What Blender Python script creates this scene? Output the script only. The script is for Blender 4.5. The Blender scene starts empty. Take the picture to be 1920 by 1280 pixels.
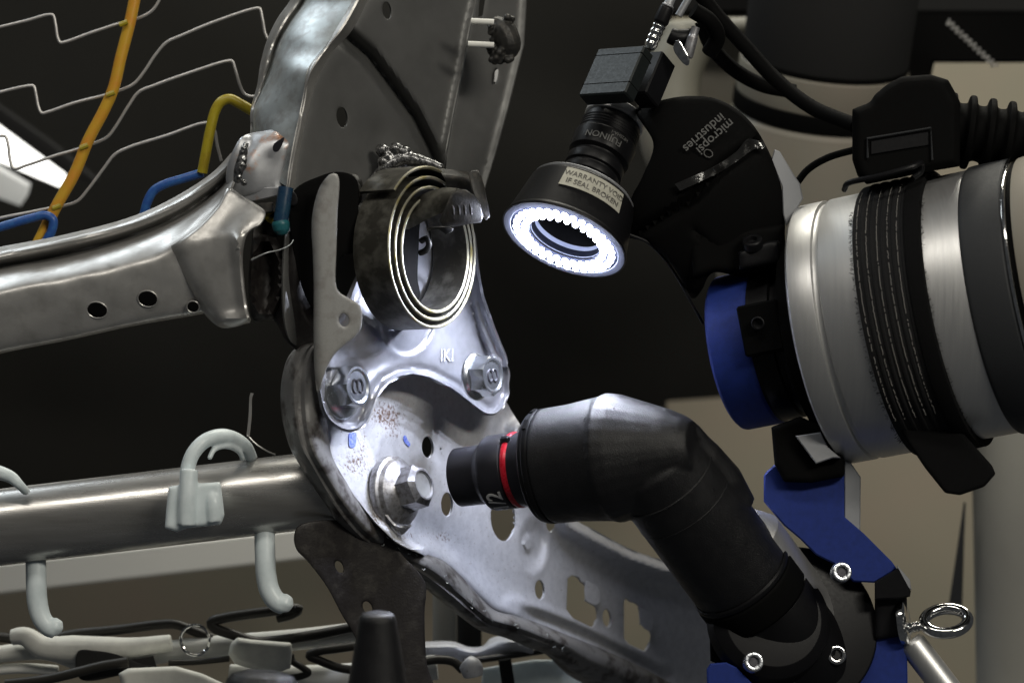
import bpy, math, random
import numpy as np
from mathutils import Vector, Matrix, geometry
random.seed(4); rng = np.random.default_rng(4)
PI = math.pi
S = 0.00025            # metres per picture pixel at the subject plane
DIST = 6000.0          # camera distance in those units (1.5 m)
SC = bpy.context.scene
COL = SC.collection
V = Vector

# ------------------------------------------------------------------ camera, world, lamps, exposure
cam_d = bpy.data.cameras.new('camera'); cam = bpy.data.objects.new('camera', cam_d); COL.objects.link(cam)
cam.location = (0, -DIST*S, 0); cam.rotation_euler = (PI/2, 0, 0)
cam_d.sensor_width = 36; cam_d.lens = 36*DIST/1920; cam_d.clip_start = 0.02; cam_d.clip_end = 60
cam_d.dof.use_dof = True; cam_d.dof.focus_distance = (DIST+60)*S; cam_d.dof.aperture_fstop = 10
SC.camera = cam
world = bpy.data.worlds.new('World'); SC.world = world; world.use_nodes = True
bg = world.node_tree.nodes['Background']; bg.inputs[0].default_value = (0.92, 0.96, 1.0, 1); bg.inputs[1].default_value = 0.040
SC.view_settings.view_transform = 'Standard'; SC.view_settings.look = 'None'
SC.view_settings.exposure = 0; SC.view_settings.gamma = 1
SC.cycles.max_bounces = 6; SC.cycles.glossy_bounces = 4; SC.cycles.diffuse_bounces = 3
SC.cycles.sample_clamp_indirect = 3; SC.cycles.use_denoising = True
SC.cycles.caustics_reflective = False; SC.cycles.caustics_refractive = False

def area(name, loc, target, sx, sy, power, color, spread=180):
    l = bpy.data.lights.new(name, 'AREA'); l.shape = 'RECTANGLE'; l.size = sx; l.size_y = sy
    l.energy = power; l.color = color; l.spread = math.radians(spread)
    o = bpy.data.objects.new(name, l); COL.objects.link(o); o.location = loc
    o.rotation_euler = (V(target)-V(loc)).to_track_quat('-Z', 'Y').to_euler()
    return o
# ceiling tubes of the hall, above and behind the camera, one row to the left, one to the right
area('ceiling_lamp', (-0.35, -1.3, 1.7), (-0.05, 0.05, 0), 1.5, 0.16, 12.5, (1.0, 0.95, 0.86))
area('ceiling_lamp', (1.0, -1.5, 0.9), (0.15, 0.05, 0), 0.8, 0.22, 15.0, (1.0, 0.95, 0.84))
area('ceiling_lamp', (-0.9, 0.55, 1.2), (-0.12, 0.05, 0.05), 0.9, 0.10, 5.0, (0.86, 0.94, 1.0))
area('ceiling_lamp', (0.35, 0.72, 1.3), (0.15, 1.12, -0.45), 1.2, 0.10, 19.0, (1.0, 0.96, 0.84))

# ------------------------------------------------------------------ geometry helpers (units: picture pixels at the subject plane)
def W(px, py, d):
    f = (DIST+d)/DIST
    return V(((px-960)*f, d, (640-py)*f))
def Wn(px, py, d):
    f = (DIST+d)/DIST
    return np.stack([(px-960)*f, d+0*px, (640-py)*f], axis=-1)

def root(name, loc, label, cat, group=None):
    o = bpy.data.objects.new(name, None); COL.objects.link(o)
    o.location = V(loc)*S; o.empty_display_size = 0.01
    o['label'] = label; o['category'] = cat
    if group: o['group'] = group
    bpy.context.view_layer.update()
    return o
def mesh_from(name, verts, faces, smooth=True, angle=35):
    me = bpy.data.meshes.new(name)
    me.from_pydata([tuple(v) for v in verts], [], [tuple(int(i) for i in f) for f in faces]); me.validate(); me.update()
    if smooth:
        me.shade_smooth(); me.set_sharp_from_angle(angle=math.radians(angle))
    return me
def link(name, me, mat, parent=None, **props):
    """me is in px world units; scaled to metres about the parent's base"""
    o = bpy.data.objects.new(name, me); COL.objects.link(o)
    off = V((0, 0, 0)); p = parent
    base = V((0, 0, 0))
    while p is not None: base += p.location; p = p.parent
    if parent is not None:
        me.transform(Matrix.Translation(-base) @ Matrix.Scale(S, 4)); o.parent = parent
    else:
        n = len(me.vertices); co = np.empty(n*3); me.vertices.foreach_get('co', co); c = co.reshape(-1, 3).mean(0)*S
        me.transform(Matrix.Translation(-V(c)) @ Matrix.Scale(S, 4)); o.location = V(c)
    if mat is not None: me.materials.append(mat)
    for k, v in props.items(): o[k] = v
    return o
class B:
    """collects verts/faces"""
    def __init__(s): s.v = []; s.f = []
    def add(s, vf):
        v, f = vf; n = len(s.v); s.v += [V(x) for x in v]; s.f += [tuple(i+n for i in q) for q in f]; return s
    def obj(s, name, mat, parent=None, angle=35, **p): return link(name, mesh_from(name, s.v, s.f, True, angle), mat, parent, **p)
def mk(name, vf, mat, parent=None, angle=35, **p): return B().add(vf).obj(name, mat, parent, angle, **p)

def basis(a, ref=None):
    a = V(a).normalized(); r = V(ref) if ref is not None else V((0, -1, 0))
    e1 = r - a*r.dot(a)
    if e1.length < 1e-4: e1 = V((1, 0, 0)) - a*a.x
    e1.normalize(); return a, e1, a.cross(e1)
def lathe(profile, O, a, n=64, ref=None, bev=1.2, close=False):
    """profile [(t, r)] along axis a from O; sharp profile corners get a small bevel"""
    a, e1, e2 = basis(a, ref); O = V(O)
    P = [V(p) for p in profile]
    if bev:
        Q = []
        for i, p in enumerate(P):
            if 0 < i < len(P)-1 and p.y > 0.5:
                u = P[i-1]-p; w = P[i+1]-p
                if u.length > .01 and w.length > .01 and abs(u.angle(w, PI)-PI) > .35:
                    k = min(bev, u.length*.45, w.length*.45)
                    Q += [p+u.normalized()*k, p+(u.normalized()+w.normalized())*k*.28, p+w.normalized()*k]; continue
            Q.append(p)
        P = Q
    v = []; f = []
    for p in P:
        for j in range(n):
            t = 2*PI*j/n; v.append(O + a*p.x + (e1*math.cos(t)+e2*math.sin(t))*max(p.y, 0.001))
    for i in range(len(P)-1):
        for j in range(n):
            k = (j+1) % n; f.append((i*n+j, (i+1)*n+j, (i+1)*n+k, i*n+k))
    return v, f
def cr(pts, n, closed=False):
    """Catmull-Rom through pts (any dimension), resampled evenly to n points"""
    P = np.array(pts, float)
    if closed: P = np.vstack([P[-1], P, P[0], P[1]])
    else: P = np.vstack([2*P[0]-P[1], P, 2*P[-1]-P[-2]])
    out = []
    for i in range(1, len(P)-2):
        p0, p1, p2, p3 = P[i-1], P[i], P[i+1], P[i+2]
        a = max(np.linalg.norm(p1-p0), 1e-6)**.5; b = max(np.linalg.norm(p2-p1), 1e-6)**.5; c = max(np.linalg.norm(p3-p2), 1e-6)**.5
        m1 = (p1-p0)/a-(p2-p0)/(a+b)+(p2-p1)/b; m2 = (p2-p1)/b-(p3-p1)/(b+c)+(p3-p2)/c
        m1 = m1*b; m2 = m2*b
        for t in np.linspace(0, 1, 16, endpoint=False):
            out.append((2*t**3-3*t**2+1)*p1+(t**3-2*t**2+t)*m1+(-2*t**3+3*t**2)*p2+(t**3-t**2)*m2)
    out.append(P[-2] if not closed else out[0]); out = np.array(out)
    L = np.r_[0, np.cumsum(np.linalg.norm(np.diff(out[:, :min(3, out.shape[1])], axis=0), axis=1))]
    u = np.linspace(0, L[-1], n, endpoint=not closed)
    return np.stack([np.interp(u, L, out[:, k]) for k in range(out.shape[1])], axis=1)
def seglen(pts): P = np.array(pts, float); return np.linalg.norm(np.diff(P[:, :2], axis=0), axis=1).sum()
def tube(pts, r, seg=12, n=None, closed=False, raw=False, smooth=True, caps=True):
    """round bar through pts given as (px,py,d) (or world units if raw); r number or function of 0..1 or list"""
    P = [V(p) if raw else W(*p) for p in pts]
    if n is None: n = max(8, int(sum((P[i+1]-P[i]).length for i in range(len(P)-1))/6))
    n = min(n, 400)
    C = cr(P, n, closed) if smooth else np.array(P)
    n = len(C); C = [V(c) for c in C]
    T = [((C[(i+1) % n] if closed or i < n-1 else C[i])-(C[i-1] if closed or i > 0 else C[i])).normalized() for i in range(n)]
    _, e, _ = basis(T[0]); v = []; f = []
    for i in range(n):
        e = (e-T[i]*e.dot(T[i])).normalized(); g = T[i].cross(e)
        rr = r(i/(n-1)) if callable(r) else (np.interp(i/(n-1), np.linspace(0, 1, len(r)), r) if isinstance(r, (list, tuple)) else r)
        for j in range(seg):
            t = 2*PI*j/seg; v.append(C[i]+(e*math.cos(t)+g*math.sin(t))*rr)
    for i in range(n if closed else n-1):
        k = (i+1) % n
        for j in range(seg): m = (j+1) % seg; f.append((i*seg+j, k*seg+j, k*seg+m, i*seg+m))
    if caps and not closed: f += [tuple(range(seg)), tuple(range((n-1)*seg, n*seg))[::-1]]
    return v, f
def grid_faces(n, m): return [(i*m+j, (i+1)*m+j, (i+1)*m+j+1, i*m+j+1) for i in range(n-1) for j in range(m-1)]
def shell(v, f, th):
    """thicken an open sheet away from its normals"""
    me = bpy.data.meshes.new('t'); me.from_pydata([tuple(x) for x in v], [], f); me.update()
    nn = [V(x.normal) for x in me.vertices]
    cnt = {}
    for q in f:
        for i in range(len(q)):
            e = (q[i], q[(i+1) % len(q)]); k = (min(e), max(e)); cnt.setdefault(k, []).append(e)
    bpy.data.meshes.remove(me); N = len(v)
    v2 = list(v)+[V(v[i])-nn[i]*th for i in range(N)]
    f2 = list(f)+[tuple(i+N for i in q[::-1]) for q in f]
    for k, es in cnt.items():
        if len(es) == 1: a, b = es[0]; f2.append((b, a, a+N, b+N))
    return v2, f2
def face_cam(v, f):
    """flip a sheet so that most of it faces the camera"""
    s = 0
    for q in f[::max(1, len(f)//300)]:
        a, b, c = V(v[q[0]]), V(v[q[1]]), V(v[q[2]]); n = (b-a).cross(c-a); s += 1 if n.y < 0 else -1
    return (v, f) if s > 0 else (v, [q[::-1] for q in f])
def loft(curves, n=60, m=5, th=5, wob=0):
    """smooth sheet through picture-space curves [(px,py,d)...]"""
    R = [cr(c, n) for c in curves]
    A = np.array(R); cols = []
    for i in range(n): cols.append(cr(A[:, i], (len(curves)-1)*m+1) if len(curves) > 2 else np.linspace(A[0, i], A[1, i], m+1))
    A = np.array(cols); k = A.shape[1]
    if wob: A[..., 2] += wob*np.sin(A[..., 0]*.043+1.3*np.sin(A[..., 1]*.031))*np.sin(A[..., 1]*.057+.8*np.sin(A[..., 0]*.021))
    v = [W(*A[i, j]) for i in range(n) for j in range(k)]
    v, f = face_cam(v, grid_faces(n, k))
    return shell(v, f, th) if th else (v, f)
def pdist(px, py, pts, closed=False):
    P = np.array(pts, float)[:, :2]
    if closed: P = np.vstack([P, P[:1]])
    X = np.stack([np.ravel(px), np.ravel(py)], 1); best = np.full(len(X), 1e9)
    for a, b in zip(P[:-1], P[1:]):
        d = b-a; t = np.clip(((X-a)@d)/max(d@d, 1e-9), 0, 1); best = np.minimum(best, np.linalg.norm(X-a-t[:, None]*d, axis=1))
    return best.reshape(np.shape(px))
def ell(cx, cy, rx, ry, rot=0, n=26):
    t = np.linspace(0, 2*PI, n, endpoint=False); c, s = math.cos(math.radians(rot)), math.sin(math.radians(rot))
    x = rx*np.cos(t); y = ry*np.sin(t)
    return [(cx+a*c-b*s, cy+a*s+b*c) for a, b in zip(x, y)]
def inside(px, py, poly):
    P = np.array(poly, float)[:, :2]; r = np.zeros(np.shape(px), bool); j = len(P)-1
    for i in range(len(P)):
        xi, yi = P[i]; xj, yj = P[j]
        if yi != yj: r ^= ((yi > py) != (yj > py)) & (px < (xj-xi)*(py-yi)/(yj-yi)+xi)
        j = i
    return r
def sheet(outline, depth, holes=(), step=8, th=6, rnd=3, smooth=True, cp=None):
    """pressed sheet: outline and holes in picture space, depth(px,py)->d relief; rounded rims; real thickness"""
    L = seglen(list(outline)+[outline[0]])
    OUT = cr(outline, max(12, int(L/min(step, 6))), True) if smooth else None
    if OUT is None:
        OUT = []
        for a, b in zip(outline, list(outline[1:])+[outline[0]]):
            k = max(1, int(math.dist(a[:2], b[:2])/min(step, 6)))
            OUT += [(a[0]+(b[0]-a[0])*i/k, a[1]+(b[1]-a[1])*i/k) for i in range(k)]
        OUT = np.array(OUT)
    loops = [OUT]+[np.array(h, float)[:, :2] for h in holes]
    pts = []; edges = []
    for lp in loops:
        n0 = len(pts); k = len(lp); pts += [tuple(p) for p in lp]; edges += [(n0+i, n0+(i+1) % k) for i in range(k)]
    mn = OUT.min(0); mx = OUT.max(0)
    gx, gy = np.meshgrid(np.arange(mn[0], mx[0], step), np.arange(mn[1], mx[1], step)); gx = gx + (np.arange(gx.shape[0]) % 2)[:, None]*step*.5
    gx = gx.ravel(); gy = gy.ravel()
    def ok(x, y, k):
        m = inside(x, y, loops[0])
        for h in loops[1:]: m &= ~inside(x, y, h)
        d = np.full(x.shape, 1e9)
        for lp in loops: d = np.minimum(d, pdist(x, y, lp, True))
        return m & (d > k), d
    m, _ = ok(gx, gy, max(rnd, 1)+step*.35); extra = [tuple(p) for p in np.stack([gx[m], gy[m]], 1)]
    if rnd:
        for kk in (rnd*.35, rnd):
            for lp in loops:
                q = np.roll(lp, -1, 0)-np.roll(lp, 1, 0); nrm = np.stack([-q[:, 1], q[:, 0]], 1)/np.maximum(np.linalg.norm(q, axis=1), 1e-6)[:, None]
                for sgn in (1, -1):
                    c = lp+sgn*kk*nrm; mm, _ = ok(c[:, 0], c[:, 1], kk*.9); extra += [tuple(p) for p in c[mm]]
    allp = pts+extra
    r = geometry.delaunay_2d_cdt([V(p) for p in allp], edges, [], 2, 1e-4)
    vo = np.array([tuple(p) for p in r[0]]); tri = [tuple(t) for t in r[2]]
    c = np.array([[vo[list(t)][:, 0].mean(), vo[list(t)][:, 1].mean()] for t in tri])
    keep = inside(c[:, 0], c[:, 1], loops[0])
    for h in loops[1:]: keep &= ~inside(c[:, 0], c[:, 1], h)
    tri = [t for t, k in zip(tri, keep) if k]
    used = sorted({i for t in tri for i in t}); mp = {u: i for i, u in enumerate(used)}; vo = vo[used]; tri = [tuple(mp[i] for i in t) for t in tri]
    d = depth(vo[:, 0], vo[:, 1]) + 0*vo[:, 0]
    if rnd:
        e = np.full(len(vo), 1e9)
        for lp in loops: e = np.minimum(e, pdist(vo[:, 0], vo[:, 1], lp, True))
        e = np.clip(e, 0, rnd); d = d+(rnd-np.sqrt(np.maximum(rnd**2-(rnd-e)**2, 0)))
    v = [V(x) for x in Wn(vo[:, 0], vo[:, 1], d)]
    v, f = face_cam(v, tri)
    return shell(v, f, th) if th else (v, f)
def box(c, ax, size, bev=2):
    """oriented box with chamfered edges: ax = 3 unit axes"""
    c = V(c); ax = [V(a).normalized() for a in ax]; h = [s/2 for s in size]; b = min(bev, min(h)*.6)
    import itertools
    v = []; idx = {}
    for s in itertools.product((-1, 1), repeat=3):
        for k in range(3):
            p = c.copy()
            for i in range(3): p += ax[i]*s[i]*(h[i]-(0 if i == k else b))
            idx[(s, k)] = len(v); v.append(p)
    f = []
    for k in range(3):
        i, j = [x for x in range(3) if x != k]
        for s in (-1, 1):
            q = []
            for (a, bb) in ((-1, -1), (1, -1), (1, 1), (-1, 1)):
                t = [0, 0, 0]; t[k] = s; t[i] = a; t[j] = bb; q.append(idx[(tuple(t), k)])
            f.append(tuple(q))
            for tt in (-1, 1):
                t1 = [0, 0, 0]; t1[i] = s; t1[j] = tt; t2 = list(t1); t1[k] = -1; t2[k] = 1
                f.append((idx[(tuple(t1), i)], idx[(tuple(t2), i)], idx[(tuple(t2), j)], idx[(tuple(t1), j)]))
    for s in itertools.product((-1, 1), repeat=3): f.append(tuple(idx[(s, k)] for k in range(3)))
    g = []
    for q in f:
        ctr = sum((v[i] for i in q), V((0, 0, 0)))/len(q); n = (v[q[1]]-v[q[0]]).cross(v[q[2]]-v[q[0]])
        g.append(q if n.dot(ctr-c) > 0 else q[::-1])
    return v, g
def prism(poly, d0, d1, bev=3):
    """solid with polygon outline in picture space between depths d0 (near) and d1 (far), chamfered near rim"""
    P = [V((x, y)) for x, y in poly]; n = len(P); ar = sum(P[i].x*P[(i+1) % n].y-P[(i+1) % n].x*P[i].y for i in range(n))
    if ar < 0: P = P[::-1]
    ins = []
    for i in range(n):
        a = (P[i]-P[i-1]).normalized(); b = (P[(i+1) % n]-P[i]).normalized(); na = V((-a.y, a.x)); nb = V((-b.y, b.x))
        mvec = (na+nb); mvec = mvec.normalized()*min(2.5, 1/max(.3, mvec.length/2)) if mvec.length > .1 else na
        ins.append(P[i]+mvec*bev)
    D0 = d0 if callable(d0) else (lambda x, y: d0); D1 = d1 if callable(d1) else (lambda x, y: d1)
    v = [W(p.x, p.y, D0(p.x, p.y)) for p in ins]+[W(p.x, p.y, D0(p.x, p.y)+bev) for p in P]+[W(p.x, p.y, D1(p.x, p.y)) for p in P]
    f = [tuple(range(n))]+[(i, n+i, n+(i+1) % n, (i+1) % n) for i in range(n)]+[(n+i, 2*n+i, 2*n+(i+1) % n, n+(i+1) % n) for i in range(n)]+[tuple(range(2*n, 3*n))[::-1]]
    a, b, c = v[0], v[1], v[2]
    if f and sum(((v[f[1][1]]-v[f[1][0]]).cross(v[f[1][2]]-v[f[1][0]])).y for _ in (0,)) > 0: f = [q[::-1] for q in f]
    return v, f
def hexhead(O, a, r, h, rot=0, dish=0.0, face_r=None):
    """hex bolt head: chamfered six-sided barrel with a round raised face"""
    a, e1, e2 = basis(a); O = V(O); v = []; f = []; fr = face_r or r*.80
    def ring(t, fn, n=24): 
        i0 = len(v)
        for j in range(n):
            th = 2*PI*j/n; v.append(O+a*t+(e1*math.cos(th+rot)+e2*math.sin(th+rot))*fn(th))
        return i0
    hx = lambda th: r*math.cos(PI/6)/math.cos(((th+PI/6) % (PI/3))-PI/6)
    A = ring(0, hx); Bq = ring(h*.80, hx); 
    C = ring(h, lambda th: min(hx(th), fr*1.02)); D = ring(h, lambda th: fr*.9); E = ring(h-dish, lambda th: fr*.78); F = ring(h-dish, lambda th: .01)
    R = [A, Bq, C, D, E, F]
    for p, q in zip(R[:-1], R[1:]):
        for j in range(24): k = (j+1) % 24; f.append((p+j, q+j, q+k, p+k))
    return v, f
def text_mesh(body, size, depth=0.6, font=None):
    c = bpy.data.curves.new('text', 'FONT'); c.body = body; c.size = size; c.align_x = 'CENTER'; c.align_y = 'CENTER'
    c.extrude = depth; c.resolution_u = 4; c.offset = size*0.008
    o = bpy.data.objects.new('text', c); COL.objects.link(o); dg = bpy.context.evaluated_depsgraph_get(); dg.update()
    me = bpy.data.meshes.new_from_object(o.evaluated_get(dg)); v = [x.co.copy() for x in me.vertices]; f = [tuple(p.vertices) for p in me.polygons]
    bpy.data.objects.remove(o); bpy.data.curves.remove(c); bpy.data.meshes.remove(me)
    return v, f
def text_plane(body, size, O, xdir, ydir, depth=.6):
    v, f = text_mesh(body, size, depth); x = V(xdir).normalized(); y = V(ydir); y = (y-x*y.dot(x)).normalized(); z = x.cross(y)
    return [V(O)+x*p.x+y*p.y+z*p.z for p in v], f
def text_cyl(body, size, O, a, r, t0, phi0, rot=0, depth=.4):
    a, e1, e2 = basis(a); v, f = text_mesh(body, size, depth); c, s = math.cos(rot), math.sin(rot); out = []
    # subdivide is not needed at this size: letters are small against the radius
    for p in v:
        u = p.x*c-p.y*s; w = p.x*s+p.y*c; ph = phi0+u/r; out.append(V(O)+a*(t0+w)+(e1*math.cos(ph)+e2*math.sin(ph))*(r+p.z))
    return out, f
def blend(vf, voxel=2.5, it=8, fac=.6):
    b = B()
    for x in vf: b.add(x)
    me = bpy.data.meshes.new('b'); me.from_pydata([tuple(x) for x in b.v], [], b.f); o = bpy.data.objects.new('b', me); COL.objects.link(o)
    m = o.modifiers.new('r', 'REMESH'); m.mode = 'VOXEL'; m.voxel_size = voxel
    s = o.modifiers.new('s', 'SMOOTH'); s.iterations = it; s.factor = fac
    dg = bpy.context.evaluated_depsgraph_get(); dg.update(); e = bpy.data.meshes.new_from_object(o.evaluated_get(dg))
    v = [x.co.copy() for x in e.vertices]; f = [tuple(p.vertices) for p in e.polygons]
    bpy.data.objects.remove(o); bpy.data.meshes.remove(me); bpy.data.meshes.remove(e)
    return v, f
def copy_thing(o, loc, label):
    r = o.copy(); COL.objects.link(r); r.location = loc; r['label'] = label
    for ch in list(o.children):
        c = ch.copy(); COL.objects.link(c); c.parent = r
        for g in ch.children: d = g.copy(); COL.objects.link(d); d.parent = c
    return r

# ------------------------------------------------------------------ materials
def mat(name, color, metal=0.0, rough=0.5, c2=None, nscale=300, thr=(.45, .65), rvar=.08, bump=0.0, bscale=2500, stretch=None,
        spec=.5, coat=0, sss=0, emit=None, fine=0.0, speck=None, aniso=0):
    """colour = base, mixed by noise with c2 (stain, wear); fine = small-scale value grain; speck=(colour, attribute, scale)"""
    m = bpy.data.materials.new(name); m.use_nodes = True; N = m.node_tree.nodes; L = m.node_tree.links; p = N['Principled BSDF']
    p.inputs['Metallic'].default_value = metal; p.inputs['Roughness'].default_value = rough
    p.inputs['Specular IOR Level'].default_value = spec; p.inputs['Coat Weight'].default_value = coat
    p.inputs['Base Color'].default_value = (*color, 1)
    if aniso: p.inputs['Anisotropic'].default_value = aniso
    if sss: p.inputs['Subsurface Weight'].default_value = sss; p.inputs['Subsurface Radius'].default_value = (1, 1, 1); p.inputs['Subsurface Scale'].default_value = .003
    if emit: p.inputs['Emission Color'].default_value = (*emit[0], 1); p.inputs['Emission Strength'].default_value = emit[1]
    tc = N.new('ShaderNodeTexCoord'); vec = tc.outputs['Object']
    if stretch:
        mp = N.new('ShaderNodeMapping'); mp.inputs['Scale'].default_value = stretch; mp.inputs['Rotation'].default_value = (0, 0, 0); L.new(vec, mp.inputs[0]); vs = mp.outputs[0]
    else: vs = vec
    def noise(scale, v=vec, det=4, ro=.6):
        n = N.new('ShaderNodeTexNoise'); n.inputs['Scale'].default_value = scale; n.inputs['Detail'].default_value = det; n.inputs['Roughness'].default_value = ro; L.new(v, n.inputs['Vector']); return n.outputs['Fac']
    def ramp(fac, a, b, lo=0., hi=1.):
        r = N.new('ShaderNodeMapRange'); r.inputs[1].default_value = a; r.inputs[2].default_value = b; r.inputs[3].default_value = lo; r.inputs[4].default_value = hi; L.new(fac, r.inputs[0]); return r.outputs[0]
    def mix(fac, a, b):
        x = N.new('ShaderNodeMix'); x.data_type = 'RGBA'
        if hasattr(fac, 'links') or hasattr(fac, 'is_linked'): L.new(fac, x.inputs[0])
        else: x.inputs[0].default_value = fac
        for s, c in ((6, a), (7, b)):
            if isinstance(c, tuple): x.inputs[s].default_value = (*c, 1)
            else: L.new(c, x.inputs[s])
        return x.outputs[2]
    big = noise(nscale, vs); col = None
    if c2 is not None: col = mix(ramp(big, *thr), color, c2)
    if fine:
        g = noise(6000, vec, 2, .8); dark = tuple(x*(1-fine) for x in color)
        src = col if col is not None else color
        x = N.new('ShaderNodeMix'); x.data_type = 'RGBA'; x.blend_type = 'MULTIPLY'; L.new(ramp(g, .35, .65), x.inputs[0])
        if isinstance(src, tuple): x.inputs[6].default_value = (*src, 1)
        else: L.new(src, x.inputs[6])
        x.inputs[7].default_value = (1-fine, 1-fine, 1-fine, 1); col = x.outputs[2]
    if speck:
        at = N.new('ShaderNodeAttribute'); at.attribute_name = speck[1]; g = noise(speck[2], vec, 6, .75)
        add = N.new('ShaderNodeMath'); add.operation = 'MULTIPLY_ADD'; L.new(at.outputs['Fac'], add.inputs[0]); add.inputs[1].default_value = .22; L.new(g, add.inputs[2])
        fac = ramp(add.outputs[0], .60, .72); col = mix(fac, col if col is not None else color, speck[0])
        L.new(ramp(fac, 0, 1, rough, .85), p.inputs['Roughness']); L.new(ramp(fac, 0, 1, metal, 0.1), p.inputs['Metallic'])
    elif rvar:
        L.new(ramp(noise(nscale*2.3, vs, 5), .3, .7, max(.04, rough-rvar), rough+rvar), p.inputs['Roughness'])
    if col is not None: L.new(col, p.inputs['Base Color'])
    if bump:
        b = N.new('ShaderNodeBump'); b.inputs['Strength'].default_value = bump; b.inputs['Distance'].default_value = .0003; L.new(noise(bscale, vs, 3), b.inputs['Height']); L.new(b.outputs[0], p.inputs['Normal'])
    return m
M = {}
M['galv'] = mat('galvanised_steel', (.60, .61, .65), .15, .48, (.50, .51, .55), 260, (.4, .7), .06, .10, 1800, fine=.12, speck=((.13, .075, .05), 'rust', 650))
M['bracket'] = mat('bright_zinc_steel', (.49, .50, .55), .6, .34, (.42, .43, .47), 200, (.4, .7), .06, .06, 1800, fine=.08)
M['grey_steel'] = mat('dull_grey_steel', (.33, .33, .32), .5, .5, (.27, .26, .25), 160, (.50, .66), .06, .08, 2200, fine=.25)
M['panel'] = mat('oiled_dark_steel', (.185, .185, .18), .5, .5, (.165, .165, .16), 60, (.4, .7), .05, .10, 2500, fine=.25)
M['rail'] = mat('stamped_bare_steel', (.55, .54, .52), .62, .36, (.42, .41, .39), 90, (.45, .75), .07, .05, 900, fine=.15)
M['skin'] = mat('polished_pressed_steel', (.58, .63, .64), .7, .44, (.46, .48, .48), 150, (.45, .62), .05, .04, 350, fine=.08)
M['lump'] = mat('heat_tinted_steel', (.58, .59, .61), .7, .40, (.60, .32, .20), 70, (.58, .68), .06, .06, 700, fine=.15)
M['weld'] = mat('weld_bead_steel', (.30, .30, .30), .9, .3, (.08, .08, .08), 500, (.45, .6), .15, .8, 600)
M['dark'] = mat('blackened_steel', (.035, .034, .032), .35, .5, (.075, .068, .058), 260, (.5, .7), .1, .5, 900, fine=.3)
M['brown'] = mat('brown_oxide_steel', (.016, .013, .0125), .2, .55, (.04, .036, .032), 160, (.5, .7), .1, .4, 900, fine=.3)
M['roll'] = mat('scuffed_dark_steel', (.28, .275, .27), .4, .50, (.09, .08, .075), 100, (.47, .62), .08, .25, 900, fine=.3)
M['spring'] = mat('oiled_spring_steel', (.055, .052, .043), .5, .45, (.15, .145, .125), 110, (.45, .65), .1, .25, 900, fine=.25)
M['sprinn'] = mat('lit_spring_edge', (.27, .26, .20), .5, .42, (.25, .21, .07), 120, (.5, .68), .05)  # coil's front edges coloured lighter, as if catching the light
M['tube'] = mat('drawn_steel_tube', (.58, .57, .55), .8, .29, (.33, .32, .30), 60, (.4, .7), .06, .12, 700, stretch=(.12, 1, 1), fine=.12)
M['alu'] = mat('turned_aluminium', (.66, .66, .65), .85, .42, (.61, .61, .61), 700, (.35, .7), .03, .12, 2600, stretch=(1, .04, .04), fine=.10)
M['alu2'] = mat('plain_aluminium', (.42, .43, .45), .6, .5, rvar=.05, fine=.15)
M['zinc'] = mat('zinc_plated_bolt', (.66, .69, .73), .95, .24, (.56, .58, .62), 150, (.45, .7), .04)
M['boltdark'] = mat('grey_plated_bolt', (.36, .36, .38), .7, .38, (.20, .19, .19), 400, (.45, .65), .1, .15, 2500)
M['mark'] = mat('stamped_mark', (.05, .05, .06), .6, .5)
M['plastic'] = mat('black_grained_plastic', (.010, .010, .011), 0, .38, (.014, .014, .015), 70, (.5, .7), .12, bump=.8, bscale=2000, spec=.36)
M['socket'] = mat('black_phosphate_socket', (.022, .022, .028), .3, .38, nscale=300, rvar=.05, bump=.05, bscale=3000)
M['blackgloss'] = mat('black_anodised_metal', (.006, .006, .007), .0, .42, spec=.2, rvar=.05)
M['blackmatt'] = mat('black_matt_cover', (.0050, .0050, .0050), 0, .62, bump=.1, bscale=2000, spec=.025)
M['tape'] = mat('crinkled_black_tape', (.02, .02, .02), 0, .16, bump=1.0, bscale=420, rvar=.05)
M['webbing'] = mat('black_woven_strap', (.016, .016, .017), 0, .85, bump=.9, bscale=3600, fine=.4, spec=.2)
M['hook'] = mat('black_hook_tape', (.009, .009, .0095), 0, .95, bump=1., bscale=5200, fine=.5, spec=.1)
M['thread'] = mat('grey_thread', (.30, .29, .27), 0, .6)
M['cable'] = mat('black_rubber_cable', (.004, .004, .004), 0, .7, spec=.04)
M['band'] = mat('charcoal_rubber_band', (.030, .032, .035), 0, .6, bump=.2, bscale=3500, fine=.2, spec=.3)
M['blue'] = mat('blue_anodised_aluminium', (.012, .036, .25), .2, .62, (.009, .03, .20), 300, (.4, .7), .05, .1, 3500, fine=.2)
M['bluepaint'] = mat('blue_dipped_wire', (.03, .10, .36), 0, .35, (.04, .15, .42), 300, rvar=.05)
M['teal'] = mat('dark_blue_plastic', (.012, .04, .085), 0, .3, (.012, .05, .09), 120)
M['yellow'] = mat('yellow_coated_rod', (.62, .36, .030), 0, .4, (.66, .28, .03), 90, (.45, .65), .05)
M['olive'] = mat('olive_yellow_rod', (.42, .34, .02), 0, .38, (.36, .27, .02), 200)
M['red'] = mat('red_snap_ring', (.60, .012, .03), 0, .28)
M['white'] = mat('white_print', (.75, .75, .75), 0, .6)
M['nylon'] = mat('milky_nylon', (.76, .84, .86), 0, .36, (.64, .72, .74), 100, (.4, .7), .05, sss=.25)
M['creamrod'] = mat('cream_plastic_sleeve', (.85, .85, .78), 0, .5, (.66, .66, .61), 60, (.4, .7), .05, fine=.08)
M['wire'] = mat('grey_spring_wire', (.46, .45, .44), .5, .45)
M['chrome'] = mat('chromed_steel', (.75, .75, .74), 1, .09, (.5, .5, .5), 400)
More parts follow.
